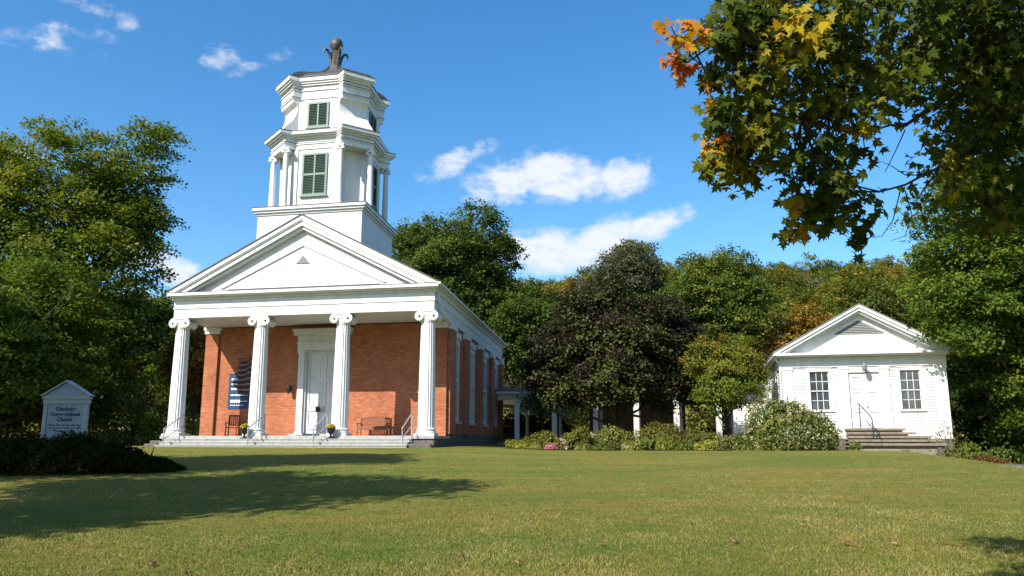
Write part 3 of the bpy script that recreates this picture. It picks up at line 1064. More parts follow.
bench = cthing('garden_bench', 'slatted wooden bench on the porch against the brick wall', 'bench', 8.05, 2.05, FL)
bench.scale = (.88, .9, .84)
q = MB()
for s_ in np.linspace(-.22, .20, 5): q.box(-.76, .76, s_ - .04, s_ + .04, .40, .43)
q.box(-.76, .76, -.26, -.235, .31, .40)
q.build('seat', M['teak'], bench)
q = MB()
top = lambda u: .90 + .10 * math.cos(u / .78 * math.pi / 2)
n = 18
pts = [(-.78 + 1.56 * i / n, 0) for i in range(n + 1)]
q.prism([(u, top(u)) for u, _ in pts] + [(u, top(u) - .09) for u, _ in reversed(pts)], .26, .30, lambda u, v, w: (u, w, v))
q.box(-.78, .78, .262, .298, .50, .55)
for i in range(17):
    u = -.70 + 1.40 * i / 16
    q.box(u - .022, u + .022, .268, .290, .55, top(u) - .085)
q.build('backrest', M['teak'], bench)
for x, y, h in ((-.75, -.24, .62), (.75, -.24, .62), (-.78, .28, .90), (.78, .28, .90)):
    q = MB(); q.box(x - .03, x + .03, y - .03, y + .03, 0, h); q.build('leg', M['teak'], bench)
for x in (-.765, .765):
    q = MB(); q.box(x - .04, x + .04, -.30, .25, .622, .655); q.build('armrest', M['teak'], bench)

chair = cthing('porch_chair', 'dark red wooden armchair on the porch below the blue banner', 'chair', 1.55, 2.12, FL, .25)
chair.scale = (.82, .82, .92)
q = MB(); q.box(-.28, .28, -.28, .26, .38, .42); q.build('seat', M['red_wood'], chair)
q = MB()
q.box(-.30, .30, .25, .29, .94, 1.03); q.box(-.30, .30, .25, .29, .50, .56)
for i in range(6):
    u = -.24 + .48 * i / 5; q.box(u - .03, u + .03, .258, .28, .56, .94)
q.build('backrest', M['red_wood'], chair)
for x, y, h in ((-.29, -.27, .62), (.29, -.27, .62), (-.29, .27, .94), (.29, .27, .94)):
    q = MB(); q.box(x - .028, x + .028, y - .025, y + .025, .05, h); q.build('leg', M['red_wood'], chair)
for x in (-.29, .29):
    q = MB(); q.box(x - .05, x + .05, -.34, .24, .622, .65); q.build('armrest', M['red_wood'], chair)
    q = MB(); q.tube([(x, -.45, .08), (x, -.2, .03), (x, .1, .025), (x, .45, .07)], .024, 6); q.build('rocker', M['red_wood'], chair)


def urn(label, x, y, z, seed):
    o = cthing('flower_urn', label, 'planter', x, y, z, 0, 'potted mums on the church steps')
    o.scale = (.8, .8, .8)
    q = MB()
    q.box(-.15, .15, -.15, .15, 0, .05)
    q.lathe(0, 0, [(.12, .05), (.05, .12), (.05, .20), (.10, .26), (.18, .36), (.20, .48), (.24, .52), (.22, .54), (.17, .5)], 20)
    q.build('urn', M['iron'], o, True)
    r = np.random.default_rng(seed)
    d = unit(r.normal(size=(260, 3))); d[:, 2] = np.abs(d[:, 2])
    C = d * np.array([.22, .22, .20]) * r.uniform(.5, 1, (260, 1)) + np.array([0, 0, .52])
    leaf_obj('foliage', C, d + r.normal(size=d.shape) * .5, .07, r.random(260), M['leaf_green'], o)
    d = unit(r.normal(size=(260, 3))); d[:, 2] = np.abs(d[:, 2])
    C = d * np.array([.25, .25, .22]) * r.uniform(.9, 1.06, (260, 1)) + np.array([0, 0, .53])
    C = C[:120]; d = d[:120]
    leaf_obj('blossom', C, d + r.normal(size=d.shape) * .3, .065, r.random(120), M['blossom_yellow'], o)


urn('black urn of yellow mums on the steps beside the second column, nearer the armchair', 3.42, -.62, .053, 5)
urn('black urn of yellow mums on the steps in front of the white double door', 7.08, -.62, .053, 6)
mat_ = cthing('doormat', 'dark doormat on the porch in front of the white double door', 'doormat', 5.15, 1.95, FL)
q = MB(); q.box(-.45, .45, -.3, .2, .002, .025); q.build('mat_pad', M['mat'], mat_, bevel=.005)

banner = cthing('wall_banner', 'dark blue banner with rows of white lettering hung on the brick wall', 'banner', 1.50, YW - .02, 1.40)
q = MB(); q.box(-.55, .55, -.012, 0, 0, 1.58); q.build('banner_cloth', M['navy'], banner)
r_ = random.Random(4)
for zc_, x1, hh in ((1.34, .15, .09), (1.12, .45, .05), (.90, .30, .08), (.62, .42, .06), (.34, .05, .13), (.34, .40, .03), (.16, .20, .03)):
    u = -.42
    q = MB()
    while u < x1:
        w_ = min(r_.uniform(.06, .2), x1 - u + .03)
        q.box(u, u + w_, -.019, -.0125, zc_ - hh / 2, zc_ + hh / 2); u += w_ + .035
    q.build('lettering', M['letter'], banner)
q = MB(); q.tube([(-.58, -.01, 1.59), (.58, -.01, 1.59)], .02, 6); q.build('hanging_rod', M['iron'], banner)

flag = cthing('striped_flag', 'striped flag sagging from a short staff on the shaded brick wall', 'flag', 1.80, YW - .03, 3.5)
nu, nv_ = 26, 26
for s_ in range(13):
    vs, fs = [], []
    par = s_ % 2
    for i in range(nu):
        base_ = len(vs)
        for du in (0, 1):
            u = (i + du) / nu
            for v in (s_ / 13 - (.042 if par == 0 and s_ else 0), (s_ + (.48 if par else 1)) / 13):
                sag = -.16 * math.sin(u * math.pi) * (0.4 + v) - .05 * math.sin(u * 7 + v * 3)
                vs.append((-.36 + .92 * u, -.07 - .06 * math.sin(u * 11 + 3 * v), .08 + .18 * u - 1.5 * v * (1 - .10 * u) + sag))
        fs.append((base_, base_ + 1, base_ + 3, base_ + 2))
    q = MB(); q.add(vs, fs); o = q.build('white_stripe' if par else 'red_stripe', M['flag_white' if par else 'flag_red'], flag)
    sm = o.modifiers.new('cloth', 'SOLIDIFY'); sm.thickness = .004
q = MB(); q.tube([(.62, .02, -.1), (.2, -.12, .22), (-.40, -.12, .14)], .014, 6); q.build('staff', M['iron'], flag)

# ------------------------------------------------------------------ church sign
SX, SY = -11.02, 20.0
sz = G(SX, SY)
sign = thing('church_sign', 'pale blue church sign with pediment top and dark lettering behind the low hedge', 'sign', (SX, SY, sz), R(4))
sign.scale = (.90, .90, 1)
sb_ = MB(sz)
sb_.box(-.48, .48, -.045, .045, -.62, .88); sb_.build('sign_panel', M['sign_panel'], sign)
for x0, x1 in ((-.58, -.483), (.483, .58)):
    q = MB(sz); q.box(x0, x1, -.07, .07, sz - .3, .88); q.build('post', M['sign_trim'], sign)
q = MB(sz); q.box(-.60, .60, -.085, .085, .883, 1.0); q.box(-.62, .62, -.13, .13, 1.0, 1.06); q.build('crossbeam', M['sign_trim'], sign)
q = MB(sz)
q.prism([(-.58, 1.062), (0, 1.40), (.58, 1.062)], -.10, .10, lambda u, v, w: (u, w, v)); q.build('pediment', M['sign_panel'], sign)
q = MB(sz)
for s_ in (-1, 1): q.prism([(s_ * .62, 1.062), (0, 1.42), (0, 1.46), (s_ * .67, 1.072)], -.16, .16, lambda u, v, w: (u, w, v))
q.build('cap_moulding', M['sign_trim'], sign)


def text_mesh(name, body, size, x, y, z, mat, parent, weight=.008, shear=0.0):
    cu = bpy.data.curves.new(name, 'FONT')
    cu.body = body; cu.size = size; cu.align_x = 'CENTER'; cu.extrude = .003; cu.offset = weight; cu.shear = shear
    tmp = bpy.data.objects.new(name + '_curve', cu)
    COL.objects.link(tmp)
    bpy.context.view_layer.update()
    me_ = bpy.data.meshes.new_from_object(tmp.evaluated_get(bpy.context.evaluated_depsgraph_get()))
    bpy.data.objects.remove(tmp); bpy.data.curves.remove(cu)
    me_.materials.clear(); me_.materials.append(mat)
    o = bpy.data.objects.new(name, me_); COL.objects.link(o)
    o.parent = parent; o.location = (x, y, z); o.rotation_euler = (math.pi / 2, 0, 0)
    return o


for body, zt in (('Charlotte', .71), ('Congregational', .585), ('Church', .455)):
    text_mesh('lettering', body, .135 if body != 'Congregational' else .128, 0, -.050, zt - sz, M['ink'], sign, .006)
for zt, w in ((.36, .40), (.29, .40), (.20, .16), (.11, .13), (.02, .33), (-.08, .34), (-.17, .26), (-.30, .30), (-.40, .26)):
    u = -w
    q = MB(sz)
    while u < w - .03:
        l_ = min(r_.uniform(.03, .12), w - u); q.box(u, u + l_, -.052, -.0455, zt - .014, zt + .014); u += l_ + .028
    q.build('small_print', M['ink'], sign)

# ------------------------------------------------------------------ white clapboard house
HPHI = R(13.2)
HC = (15.385, 36.0)
HZ = -.32
house = thing('clapboard_house', 'small white clapboard house with gabled front and stone steps', 'house', (HC[0], HC[1], HZ), -HPHI)


def hw(x, y):
    return (HC[0] + x * math.cos(HPHI) + y * math.sin(HPHI), HC[1] - x * math.sin(HPHI) + y * math.cos(HPHI))


def hb(): return MB(HZ)


HXL, HXR, HM, HD = -3.12, 3.72, .30, 13.5
HWIN = [(-1.93, -1.10, 1.30, 3.05), (1.86, 2.69, 1.30, 3.05)]
HDOOR = (-.28, 1.00, .50, 2.98)
q = hb()
for a_, c_, d_, e_ in wall_cells(HXL + .03, HXR - .03, .05, 3.7, HWIN + [HDOOR]): q.box(a_, c_, .03, .2, d_, e_)
SIDE_W = [(2.2, 3.2, 1.3, 3.05), (6.5, 7.5, 1.3, 3.05), (10.5, 11.5, 1.3, 3.05)]
for a_, c_, d_, e_ in wall_cells(.2, HD, .05, 3.7, SIDE_W):
    q.box(HXL + .03, HXL + .2, a_, c_, d_, e_); q.box(HXR - .2, HXR - .03, a_, c_, d_, e_)
q.box(HXL + .03, HXR - .03, HD, HD + .15, .05, 3.7)
pitch_ = .13


def boards(q, u0, u1, v0, v1, holes, T):
    z = v0
    while z < v1 - .02:
        zt = min(z + pitch_, v1)
        cuts = sorted([(h[0], h[1]) for h in holes if h[2] < (z + zt) / 2 < h[3]])
        u = u0
        for a_, c_ in cuts + [(u1, u1)]:
            if a_ - u > .02:
                vs = [T(uu, zz_, w) for uu in (u, a_) for zz_, w in ((z, 0), (z, .040), (zt, .004), (zt, 0))]
                q.add(vs, [(0, 1, 2, 3), (7, 6, 5, 4), (0, 4, 5, 1), (1, 5, 6, 2), (2, 6, 7, 3), (3, 7, 4, 0)])
            u = c_
        z = zt


fat = lambda hs, m: [(h[0] - m, h[1] + m, h[2] - m * .6, h[3] + m) for h in hs]
boards(q, HXL + .45, HXR - .45, .06, 3.30, fat(HWIN, .10) + [(-.78, 1.46, 0, 3.4)], lambda u, v, w: (u, .03 - w, v))
boards(q, .03, HD, .06, 3.30, fat(SIDE_W, .10), lambda u, v, w: (HXL + .03 - w, u, v))
boards(q, .03, HD, .06, 3.30, fat(SIDE_W, .10), lambda u, v, w: (HXR - .03 + w, u, v))
q.build('clapboard_wall', M['clap'], house)
q = hb(); q.box(HXL + .0, HXR - .0, .0, HD + .1, -1.6, .052); q.build('foundation', M['dark_stone'], house)
for x0, x1 in ((HXL - .03, HXL + .46), (HXR - .46, HXR + .03), (-.70, -.29), (1.01, 1.42)):
    q = hb(); q.box(x0, x1, -.035, .029, .055, 3.12); q.box(x0 - .03, x1 + .03, -.07, .028, 3.12, 3.18); q.box(x0 - .015, x1 + .015, -.055, .0275, 3.18, 3.245)
    q.build('corner_pilaster' if abs(x0) > 2 else 'door_pilaster', M['white'], house)
q = hb()
q.box(HXL - .06, HXR + .06, -.06, HD + .2, 3.25, 3.50)
q.box(HXL - .085, HXR + .085, -.085, HD + .22, 3.50, 3.54)
q.box(HXL - .065, HXR + .065, -.065, HD + .21, 3.54, 3.70)
q.build('frieze', M['white'], house)
ECL, ECR = HM - 3.78, HM + 3.78
q = hb(); q.box(ECL + .1, ECR - .1, -.44, HD + .4, 3.70, 3.76); q.box(ECL, ECR, -.54, HD + .45, 3.76, 3.86); q.build('cornice', M['white'], house)
HAP, HEV = 5.98, 3.872
HS = (HAP - HEV) / (HM - ECL)


def hchev(q, o0, o1, y0, y1, zb=3.863):
    for s_ in (-1, 1):
        e = lambda o: HM + s_ * (HM - ECL - (o + (zb - HEV)) / HS) if o > 0 else HM + s_ * (HM - ECL)
        q.prism([(e(o0), zb), (HM, HAP - o0), (HM, HAP - o1), (e(o1), zb)], y0, y1, lambda u, v, w: (u, w, v))


q = hb()
hchev(q, 0, .12, -.54, .02); hchev(q, .12, .26, -.48, .02); hchev(q, .26, .36, -.36, .02)
q.build('raking_cornice', M['white'], house)
q = hb()
zi = HAP - .36
q.prism([(ECL + .36 / HS, 3.863), (HM, zi), (ECR - .36 / HS, 3.863)], -.045, .1, lambda u, v, w: (u, w, v))
hchev(q, .54, .64, -.075, -.044, 4.72)
q.build('tympanum', M['white'], house)
q = hb()
zb = 4.72; topv = HAP - .66; half = (topv - zb) / HS
q.prism([(HM - half, zb), (HM, topv), (HM + half, zb)], -.055, -.046, lambda u, v, w: (u, w, v))
z = zb
while z < topv - .06:
    hf = (topv - z - .04) / HS
    q.add([(HM + s_ * hf, -.056 - w, z + dz) for s_ in (-1, 1) for dz, w in ((0, .03), (.05, .0), (.05, -.004), (0, 0))], [(0, 1, 2, 3), (7, 6, 5, 4), (0, 4, 5, 1), (1, 5, 6, 2), (2, 6, 7, 3), (3, 7, 4, 0)])
    z += .075
q.build('gable_louvre', M['vent'], house)
q = hb()
for s_ in (-1, 1):
    e = HM + s_ * (HM - ECL + .03)
    q.prism([(e, 3.868), (HM, HAP + .012), (HM, HAP + .05), (e, 3.91)], -.57, HD + .5, lambda u, v, w: (u, w, v))
q.build('roof', simple('grey_asphalt_shingles', (.20, .20, .20), .9, var=.25, scale=12), house)
q = hb(); q.prism([(ECL + .3, 3.863), (HM, HAP - .1), (ECR - .3, 3.863)], HD - .05, HD + .12, lambda u, v, w: (u, w, v)); q.build('rear_gable', M['clap'], house)


def sash_window(parent, TF, u0, u1, v0, v1, zb, glass='glass', cols=3, rows=2):
    q = MB(zb)
    m = .10
    for a, c, d, e in ((u0 - m, u0, v0, v1), (u1, u1 + m, v0, v1), (u0 - m, u1 + m, v1, v1 + m + .03)): q.box(a, c, d, e, -.02, .045, TF)
    q.box(u0 - m - .03, u1 + m + .03, v1 + m + .03, v1 + m + .07, -.02, .07, TF)
    o = q.build('window', M['white_trim'], parent)
    mid = (v0 + v1) / 2
    for (d, e), off in (((mid - .02, v1), -.035), ((v0, mid + .02), -.065)):
        q = MB(zb)
        s_ = .04
        q.box(u0, u0 + s_, d, e, off - .03, off, TF); q.box(u1 - s_, u1, d, e, off - .03, off, TF)
        q.box(u0 + s_, u1 - s_, d, d + s_, off - .03, off, TF); q.box(u0 + s_, u1 - s_, e - s_, e, off - .03, off, TF)
        for i in range(1, cols):
            u = u0 + s_ + (u1 - u0 - 2 * s_) * i / cols; q.box(u - .012, u + .012, d + s_, e - s_, off - .026, off - .004, TF)
        for i in range(1, rows):
            v = d + s_ + (e - d - 2 * s_) * i / rows; q.box(u0 + s_, u1 - s_, v - .012, v + .012, off - .0255, off - .0045, TF)
        q.build('sash', M['white_trim'], o)
        q = MB(zb); q.box(u0 + .01, u1 - .01, d + .01, e - .01, off - .022, off - .014, TF); q.build('pane', M[glass], o)
    q = MB(zb); q.box(u0 + .001, u1 - .001, v0 + .001, v1 - .001, -.155, -.15, TF); q.build('dark_backing', M['iron'], o)  # black sheet stands in for the dark room behind the panes
    q = MB(zb); q.box(u0 - m - .03, u1 + m + .03, v0 - .06, v0, -.02, .09, TF); q.build('sill', M['white_trim'], o)


for w_ in HWIN: sash_window(house, lambda u, v, w: (u, .03 - w, v), *w_, HZ)
for w_ in SIDE_W: sash_window(house, lambda u, v, w: (HXL + .03 - w, u, v), *w_, HZ)
q = hb(); q.box(-.29, 1.01, -.02, .05, 2.98, 3.24); q.build('door_head', M['white_trim'], house)
for x0, x1 in ((-.27, .355), (.365, .99)):
    q = hb(); panel_leaf(q, x0, x1, .52, 2.96, .06, [(.06, .30), (.35, .66), (.71, .94)])
    o = q.build('door', M['white'], house)
    if x0 > 0:
        q = hb(); q.lathe(.43, .02, [(.01, 1.42), (.03, 1.43), (.035, 1.46), (.03, 1.49), (.01, 1.5)], 10); q.build('handle', M['vent'], o)
q = hb()
q.tube([(.36, -.03, 3.30), (.36, -.20, 3.42), (.36, -.32, 3.34)], .018, 7)
q.lathe(.36, -.34, [(.02, 3.36), (.10, 3.30), (.12, 3.24), (.09, 3.05), (.05, 3.0)], 10)
q.lathe(.36, -.04, [(.06, 3.27), (.06, 3.33)], 10)
q.build('porch_lamp', M['vent'], house, True)
q = hb()
q.tube([(ECL + .06, -.28, 3.78), (ECL + .12, -.2, 3.62), (HXL - .06, -.03, 3.35), (HXL - .07, -.06, 3.1), (HXL - .07, -.06, .2)], .04, 8)
q.build('downspout', M['white_trim'], house, True)
# the stone slab steps
tops = [(.50, -.62, 1.70, -.82), (.33, -.66, 2.05, -1.12), (.17, -.70, 2.55, -1.45), (.02, -.72, 2.9, -1.78), (-.14, -.74, 2.95, -2.10)]
for k_, (zt, x0, x1, yf) in enumerate(tops):
    q = hb(); q.box(x0, x1, yf, .02 if k_ == 0 else tops[k_ - 1][3] + .12, zt - .10, zt - .001); q.box(x0 + .06, x1 - .1 - .2 * (k_ % 2), yf + .09, -.06, zt - .166, zt - .102)
    if k_ == 4: q.box(x0 + .15, x1 - .35, yf + .14, -.1, -.75, zt - .168)
    q.build('stone_step', M['slab'], house, bevel=.012)
q = hb()
q.tube([(-.05, -.72, .48), (-.05, -.72, 1.45), (-.05, -.80, 1.52), (-.05, -.95, 1.50), (.22, -1.70, .95), (.24, -1.74, .80), (.24, -1.74, .0)], .022, 8)
q.tube([(-.12, -.68, 1.58), (-.05, -.76, 1.50)], .026, 8)
q.tube([(.22, -1.66, .70), (.34, -1.95, .32), (.5, -2.05, .0)], .018, 6)
q.build('handrail', M['iron'], house, True)
flagx, flagy = hw(.45, -2.75)
flg = thing('flagstone', 'pale flagstone lying in the grass at the foot of the house steps', 'paving stone', (flagx, flagy, G(flagx, flagy)), -HPHI)
q = MB(); q.prism([(-.85, -.3), (-.2, -.42), (.55, -.36), (.9, -.1), (.7, .3), (-.6, .36), (-.95, .05)], -.1, .06, lambda u, v, w: (u, v, w)); q.build('slab', M['slab'], flg, bevel=.02)

# ------------------------------------------------------------------ covered walkway between church and house
WY = 50.0
wk = thing('covered_walkway', 'low white covered walkway with square posts linking church and house', 'walkway', (6.3, WY, G(6.3, WY)))
wz = G(6.3, WY)
BX = lambda px: (px - 512) / F_PX * WY * math.cos(PITCH) * 1.0 - 6.3
q = MB(wz)
q.box(-7.2, 7.4, -.06, .10, 2.42, 2.78); q.build('beam', M['white_trim'], wk)
q = MB(wz); q.box(-7.3, 7.5, -.42, .06, 2.782, 2.84); q.box(-7.3, 7.5, -.46, -.30, 2.842, 3.0); q.build('fascia', M['white_trim'], wk)
q = MB(wz); q.prism([(-.5, 3.003), (1.9, 3.28), (4.3, 3.003), (4.3, 2.95), (-.5, 2.95)], -7.35, 7.55, lambda u, v, w: (w, u, v)); q.build('roof', simple('weathered_grey_metal_roof', (.10, .11, .12), .6, .1, var=.2), wk)
for px in (517, 554.5, 596, 637, 677.5, 720):
    x = BX(px)
    q = MB(wz); q.box(x - .15, x + .15, -.13, .17, wz - .3, 2.30); q.box(x - .19, x + .19, -.17, .21, 2.30, 2.418); q.build('post', M['white'], wk)
for px in (524, 560, 604, 645, 690):
    x = BX(px) + .25
    q = MB(wz); q.box(x - .10, x + .10, 3.6, 3.8, wz - .3, 2.945); q.build('rear_post', M['white_trim'], wk)
q = MB(wz); q.box(-7.2, 7.4, -.2, 4.0, wz - .3, wz + .08); q.build('floor_slab', M['step'], wk)
q = MB(wz); q.box(BX(596), BX(700), 3.86, 3.98, wz + .08, 2.94); q.build('rear_wall', M['tan_board'], wk)

wing = thing('white_wing', 'white clapboard wing with sunlit gable end behind the hydrangea', 'building', (14.9, 48.6, G(14.9, 48.6)), R(-13.2))
wgz = G(14.9, 48.6)
q = MB(wgz); q.box(-1.5, 2.4, 0, 7, wgz - .3, 2.4)
boards(q, -1.5, 2.4, wgz + .2, 2.4, [], lambda u, v, w: (u, -w, v))
q.build('clapboard_wall', M['clap'], wing)
q = MB(wgz); q.prism([(-.3, 2.403), (3.5, 3.5), (7.3, 2.403)], -1.8, 2.5, lambda u, v, w: (w, u, v)); q.build('roof', M['roofing'], wing)
q = MB(wgz); q.box(-1.56, -1.38, -.05, .12, wgz, 2.39); q.build('corner_board', M['white'], wing)

# ------------------------------------------------------------------ hedge and shrubs on the church's side
hx, hy = -11.3, 18.6
r = np.random.default_rng(21)
hz = G(hx, hy)
hedge = thing('juniper_hedge', 'low dark spreading juniper hedge in front of the pale sign', 'hedge', (hx, hy, hz))
nh = 46000
u = r.uniform(-1, 1, nh)
px_ = u * 3.75
prof = (1 - np.abs(u) ** 3.0)
prof = np.where(u > .55, prof * (1 - .35 * (np.clip(u - .55, 0, 1) / .45)), prof)
th_ = r.uniform(.02, math.pi - .02, nh)
q_ = r.uniform(.62, 1.04, nh) * (1 + .22 * r.random(nh) ** 9)
bm_ = 1 + .14 * np.sin(px_ * 2.7 + 1) * np.sin(th_ * 3) + .09 * np.sin(px_ * 6.1) + .07 * np.sin(px_ * 11.3 + th_ * 5)
C = np.stack([px_, np.cos(th_) * 1.25 * q_ * bm_ * (.35 + .65 * prof), .02 + np.sin(th_) * .71 * q_ * bm_ * (.12 + .88 * prof)], 1)
Nn = np.stack([u * .3, np.cos(th_), np.sin(th_)], 1) + r.normal(size=(nh, 3)) * .7
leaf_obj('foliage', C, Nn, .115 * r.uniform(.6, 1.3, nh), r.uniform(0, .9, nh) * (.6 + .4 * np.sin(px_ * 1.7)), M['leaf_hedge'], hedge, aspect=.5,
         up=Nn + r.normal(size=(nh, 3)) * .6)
q = MB()
for i in range(14):
    x = -3.2 + 6.2 * i / 13
    q.tube([(x, 0, -.05), (x + .2, -.3, .3), (x + .4, -.6, .55)], [.03, .02, .008], 5)
q.build('stem', M['bark_dark'], hedge)

for i, (x, y, rx_, h_, lb) in enumerate([(-20.6, 41.5, 2.1, 3.3, 'broad dark green shrub between the pale sign and the church portico'),
                                          (-17.2, 41.0, 1.5, 3.0, 'dark green shrub directly behind the outermost portico column'),
                                          (-24.6, 41.5, 2.4, 3.0, 'dark green shrub in deep shade behind the pale sign'),
                                          (-29.5, 40.0, 3.0, 3.2, 'large dark shrub under the big maple near the hedge')]):
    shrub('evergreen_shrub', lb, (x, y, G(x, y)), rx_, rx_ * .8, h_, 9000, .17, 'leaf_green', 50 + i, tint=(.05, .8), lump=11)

# ------------------------------------------------------------------ trees
tree('maple_tree', 'big green maple with rusty tints left of the church, beyond the sign', (-29.5, 46, G(-29.5, 46)), 10.6, 7.4, 8.4, 1250, 125, .80, .215,
     'leaf_maple', 101, zmin=1.0, tint=(.12, .62), n_limb=46, trunk=.42, flat=.42, lobes=[
         ((7.3, 0, 16.8), (2.1, 2.2, 2.6)), ((2.8, 0, 15.2), (4.3, 4.0, 4.0)), ((-2.4, 0, 14.2), (4.3, 4.0, 4.2)), ((5.2, 0, 13.6), (3.2, 3.2, 3.0)), ((5.7, -.5, 10.4), (3.6, 3.6, 3.2)), ((0, -1, 8.8), (5.6, 5, 4.6)),
         ((6.0, 0, 6.0), (3.0, 3.2, 2.8)), ((-4, -2, 6.4), (5, 4.5, 4.2)), ((1, -2, 4.4), (5, 4, 3.2)), ((-7, 0, 9.4), (4, 4, 4.4)), ((-7.5, 0, 13.0), (2.6, 2.6, 2.6)), ((6.2, .5, 3.4), (2.8, 2.6, 2.2)), ((7.6, .5, 13.2), (1.6, 1.7, 1.6))])
tree('maple_tree', 'broad green maple at the edge of the lawn with low sunlit boughs', (-25.6, 37.5, G(-25.6, 37.5)), 4.9, 6.6, 4.9, 760, 120, .72, .20,
     'leaf_maple', 102, zmin=.5, k=18, tint=(.15, .62), trunk=.36, sub=(.34, .5), flat=.42)
tree('ornamental_tree', 'small golden orange tree seen between the first column and the brick wall', (-19.4, 49.5, G(-19.4, 49.5)), 5.0, 2.0, 2.9, 150, 100, .6, .19,
     'leaf_gold', 103, zmin=1.0, k=8, tint=(.3, .8))
tree('broadleaf_tree', 'tall dark green tree rising behind the church roof and steeple', (-5.2, 65, G(-5.2, 65)), 9.2, 6.3, 8.2, 760, 120, .82, .235,
     'leaf_green', 104, zmin=1.0, k=16, tint=(.1, .65), trunk=.4, sub=(.36, .52))
tree('broadleaf_tree', 'dark green tree filling the gap behind the rear corner of the church', (1.2, 60.5, G(1.2, 60.5)), 5.6, 3.6, 5.2, 300, 110, .72, .22,
     'leaf_green', 105, zmin=.8, k=10, tint=(.0, .5))
tree('purple_maple', 'dark purple leaved maple in front of the white walkway', (5.6, 42.5, G(5.6, 42.5)), 4.9, 4.7, 4.0, 760, 125, .60, .16,
     'leaf_purple', 106, 'bark_dark', zmin=1.75, tint=(.1, .75), top_tint=.0, trunk=.24, spread=.3, fill=.12, lobes=[
         ((-2.8, 0, 4.5), (2.2, 2.2, 2.1)), ((-1.5, 0, 6.5), (2.2, 2.2, 2.0)), ((1.4, 0, 6.3), (2.4, 2.3, 2.0)), ((3.0, 0, 4.8), (1.9, 2.1, 2.1)), ((0, -.6, 4.7), (2.9, 2.6, 2.5)),
         ((-3.3, 0, 3.0), (1.6, 1.6, 1.1)), ((2.7, .2, 3.1), (1.9, 1.7, 1.2)), ((-.4, 0, 7.9), (1.2, 1.2, 1.1)), ((2.3, 0, 7.2), (1.1, 1.1, .9)), ((-.6, -1.0, 3.1), (1.9, 1.6, 1.0))])
tree('young_maple', 'small yellow green maple turning orange between walkway and house', (10.55, 39.5, G(10.55, 39.5)), 3.65, 1.95, 2.35, 250, 110, .36, .12,
     'leaf_mixed', 107, 'bark_dark', zmin=1.35, k=12, tint=(.0, .45), top_tint=.42, trunk=.10)
tree('maple_tree', 'large green maple overhanging the side of the small white house', (22.6, 35.0, G(22.6, 35.0)), 6.4, 5.2, 6.6, 1150, 125, .62, .165,
     'leaf_maple', 108, 'bark_dark', zmin=.9, tint=(.1, .5), trunk=.34, flat=.42, n_limb=40, lobes=[
         ((-2.4, -.5, 8.4), (2.9, 2.9, 2.5)), ((-1.2, 0, 11), (3.4, 3.4, 2.9)), ((1.5, 0, 12.6), (4, 4, 3.4)), ((2, 0, 8), (5, 4.5, 4.4)), ((-1.2, .5, 5.4), (2.5, 2.4, 2.0)), ((1.2, 0, 4), (3.6, 3, 3)),
         ((4.2, -1, 4), (4, 3, 3)), ((.6, .3, 2.0), (2.6, 2, 1.6)), ((-3.7, -1.4, 7.0), (1.7, 1.5, 1.4)), ((-3.6, -1.6, 5.6), (1.0, 1.0, .8))])
tree('understory_tree', 'dark leafy tree in deep shade beyond the house steps', (25.5, 40.0, G(25.5, 40.0)), 3.6, 4.2, 4.4, 260, 110, .8, .24,
     'leaf_green', 109, 'bark_dark', zmin=-.2, k=10, tint=(.0, .4))
tree('broadleaf_tree', 'tall rounded green tree behind the young maple and the walkway', (16.8, 66, G(16.8, 66)), 7.2, 4.6, 6.4, 560, 115, .78, .23,
     'leaf_green', 110, zmin=.8, k=14, tint=(.25, .9), sub=(.36, .54))
tree('broadleaf_tree', 'grey green tree rising above the purple maple', (10.2, 74, G(10.2, 74)), 8.6, 4.6, 7.3, 500, 110, .8, .24,
     'leaf_grey', 111, zmin=1, k=13, tint=(.2, .8))
tree('broadleaf_tree', 'olive green tree with a wispy top between the purple maple and the sky', (13.2, 82, G(13.2, 82)), 8.6, 4.0, 7.6, 430, 105, .82, .25,
     'leaf_olive', 112, zmin=1, k=12, tint=(.2, .8))
tree('broadleaf_tree', 'yellow green tree just beyond the church tree, under the low cloud', (3.8, 84, G(3.8, 84)), 6.4, 4.0, 5.6, 430, 105, .82, .25,
     'leaf_olive', 113, zmin=1, k=12, tint=(.4, 1.0))
tree('rusty_tree', 'small rust brown tree showing above the purple maple', (6.8, 78, G(6.8, 78)), 6.9, 2.6, 5.4, 200, 110, .75, .25,
     'leaf_redbrown', 114, zmin=1, k=8, tint=(.1, .7))
tree('golden_tree', 'golden orange tree behind the roof of the small white house', (23.2, 66, G(23.2, 66)), 4.9, 3.0, 4.4, 260, 110, .7, .22,
     'leaf_gold', 115, zmin=.8, k=10, tint=(.15, .8))
tree('broadleaf_tree', 'dark green tree close behind the gable of the small white house', (26.8, 61, G(26.8, 61)), 4.6, 3.4, 4.4, 260, 110, .75, .23,
     'leaf_green', 116, zmin=.6, k=10, tint=(.1, .7))

for i, (x, y, hc, rx, rz, lb) in enumerate([(-44, 60, 5.0, 5.5, 5.2, 'dark tree at the edge of the wood beyond the sign'), (-36.5, 66, 5.4, 5.2, 5.4, 'dark tree in the wood straight behind the big maple trunk'),
                                            (-29.5, 63, 4.6, 4.6, 4.8, 'dark tree in the wood between the big maple and the portico'), (-23.2, 61, 4.2, 4.0, 4.4, 'dark tree behind the golden tree beside the portico')]):
    tree('broadleaf_tree', lb, (x, y, G(x, y)), hc, rx, rz, 240, 100, .85, .30, 'leaf_green', 130 + i, zmin=-.2, k=11, tint=(0, .6))

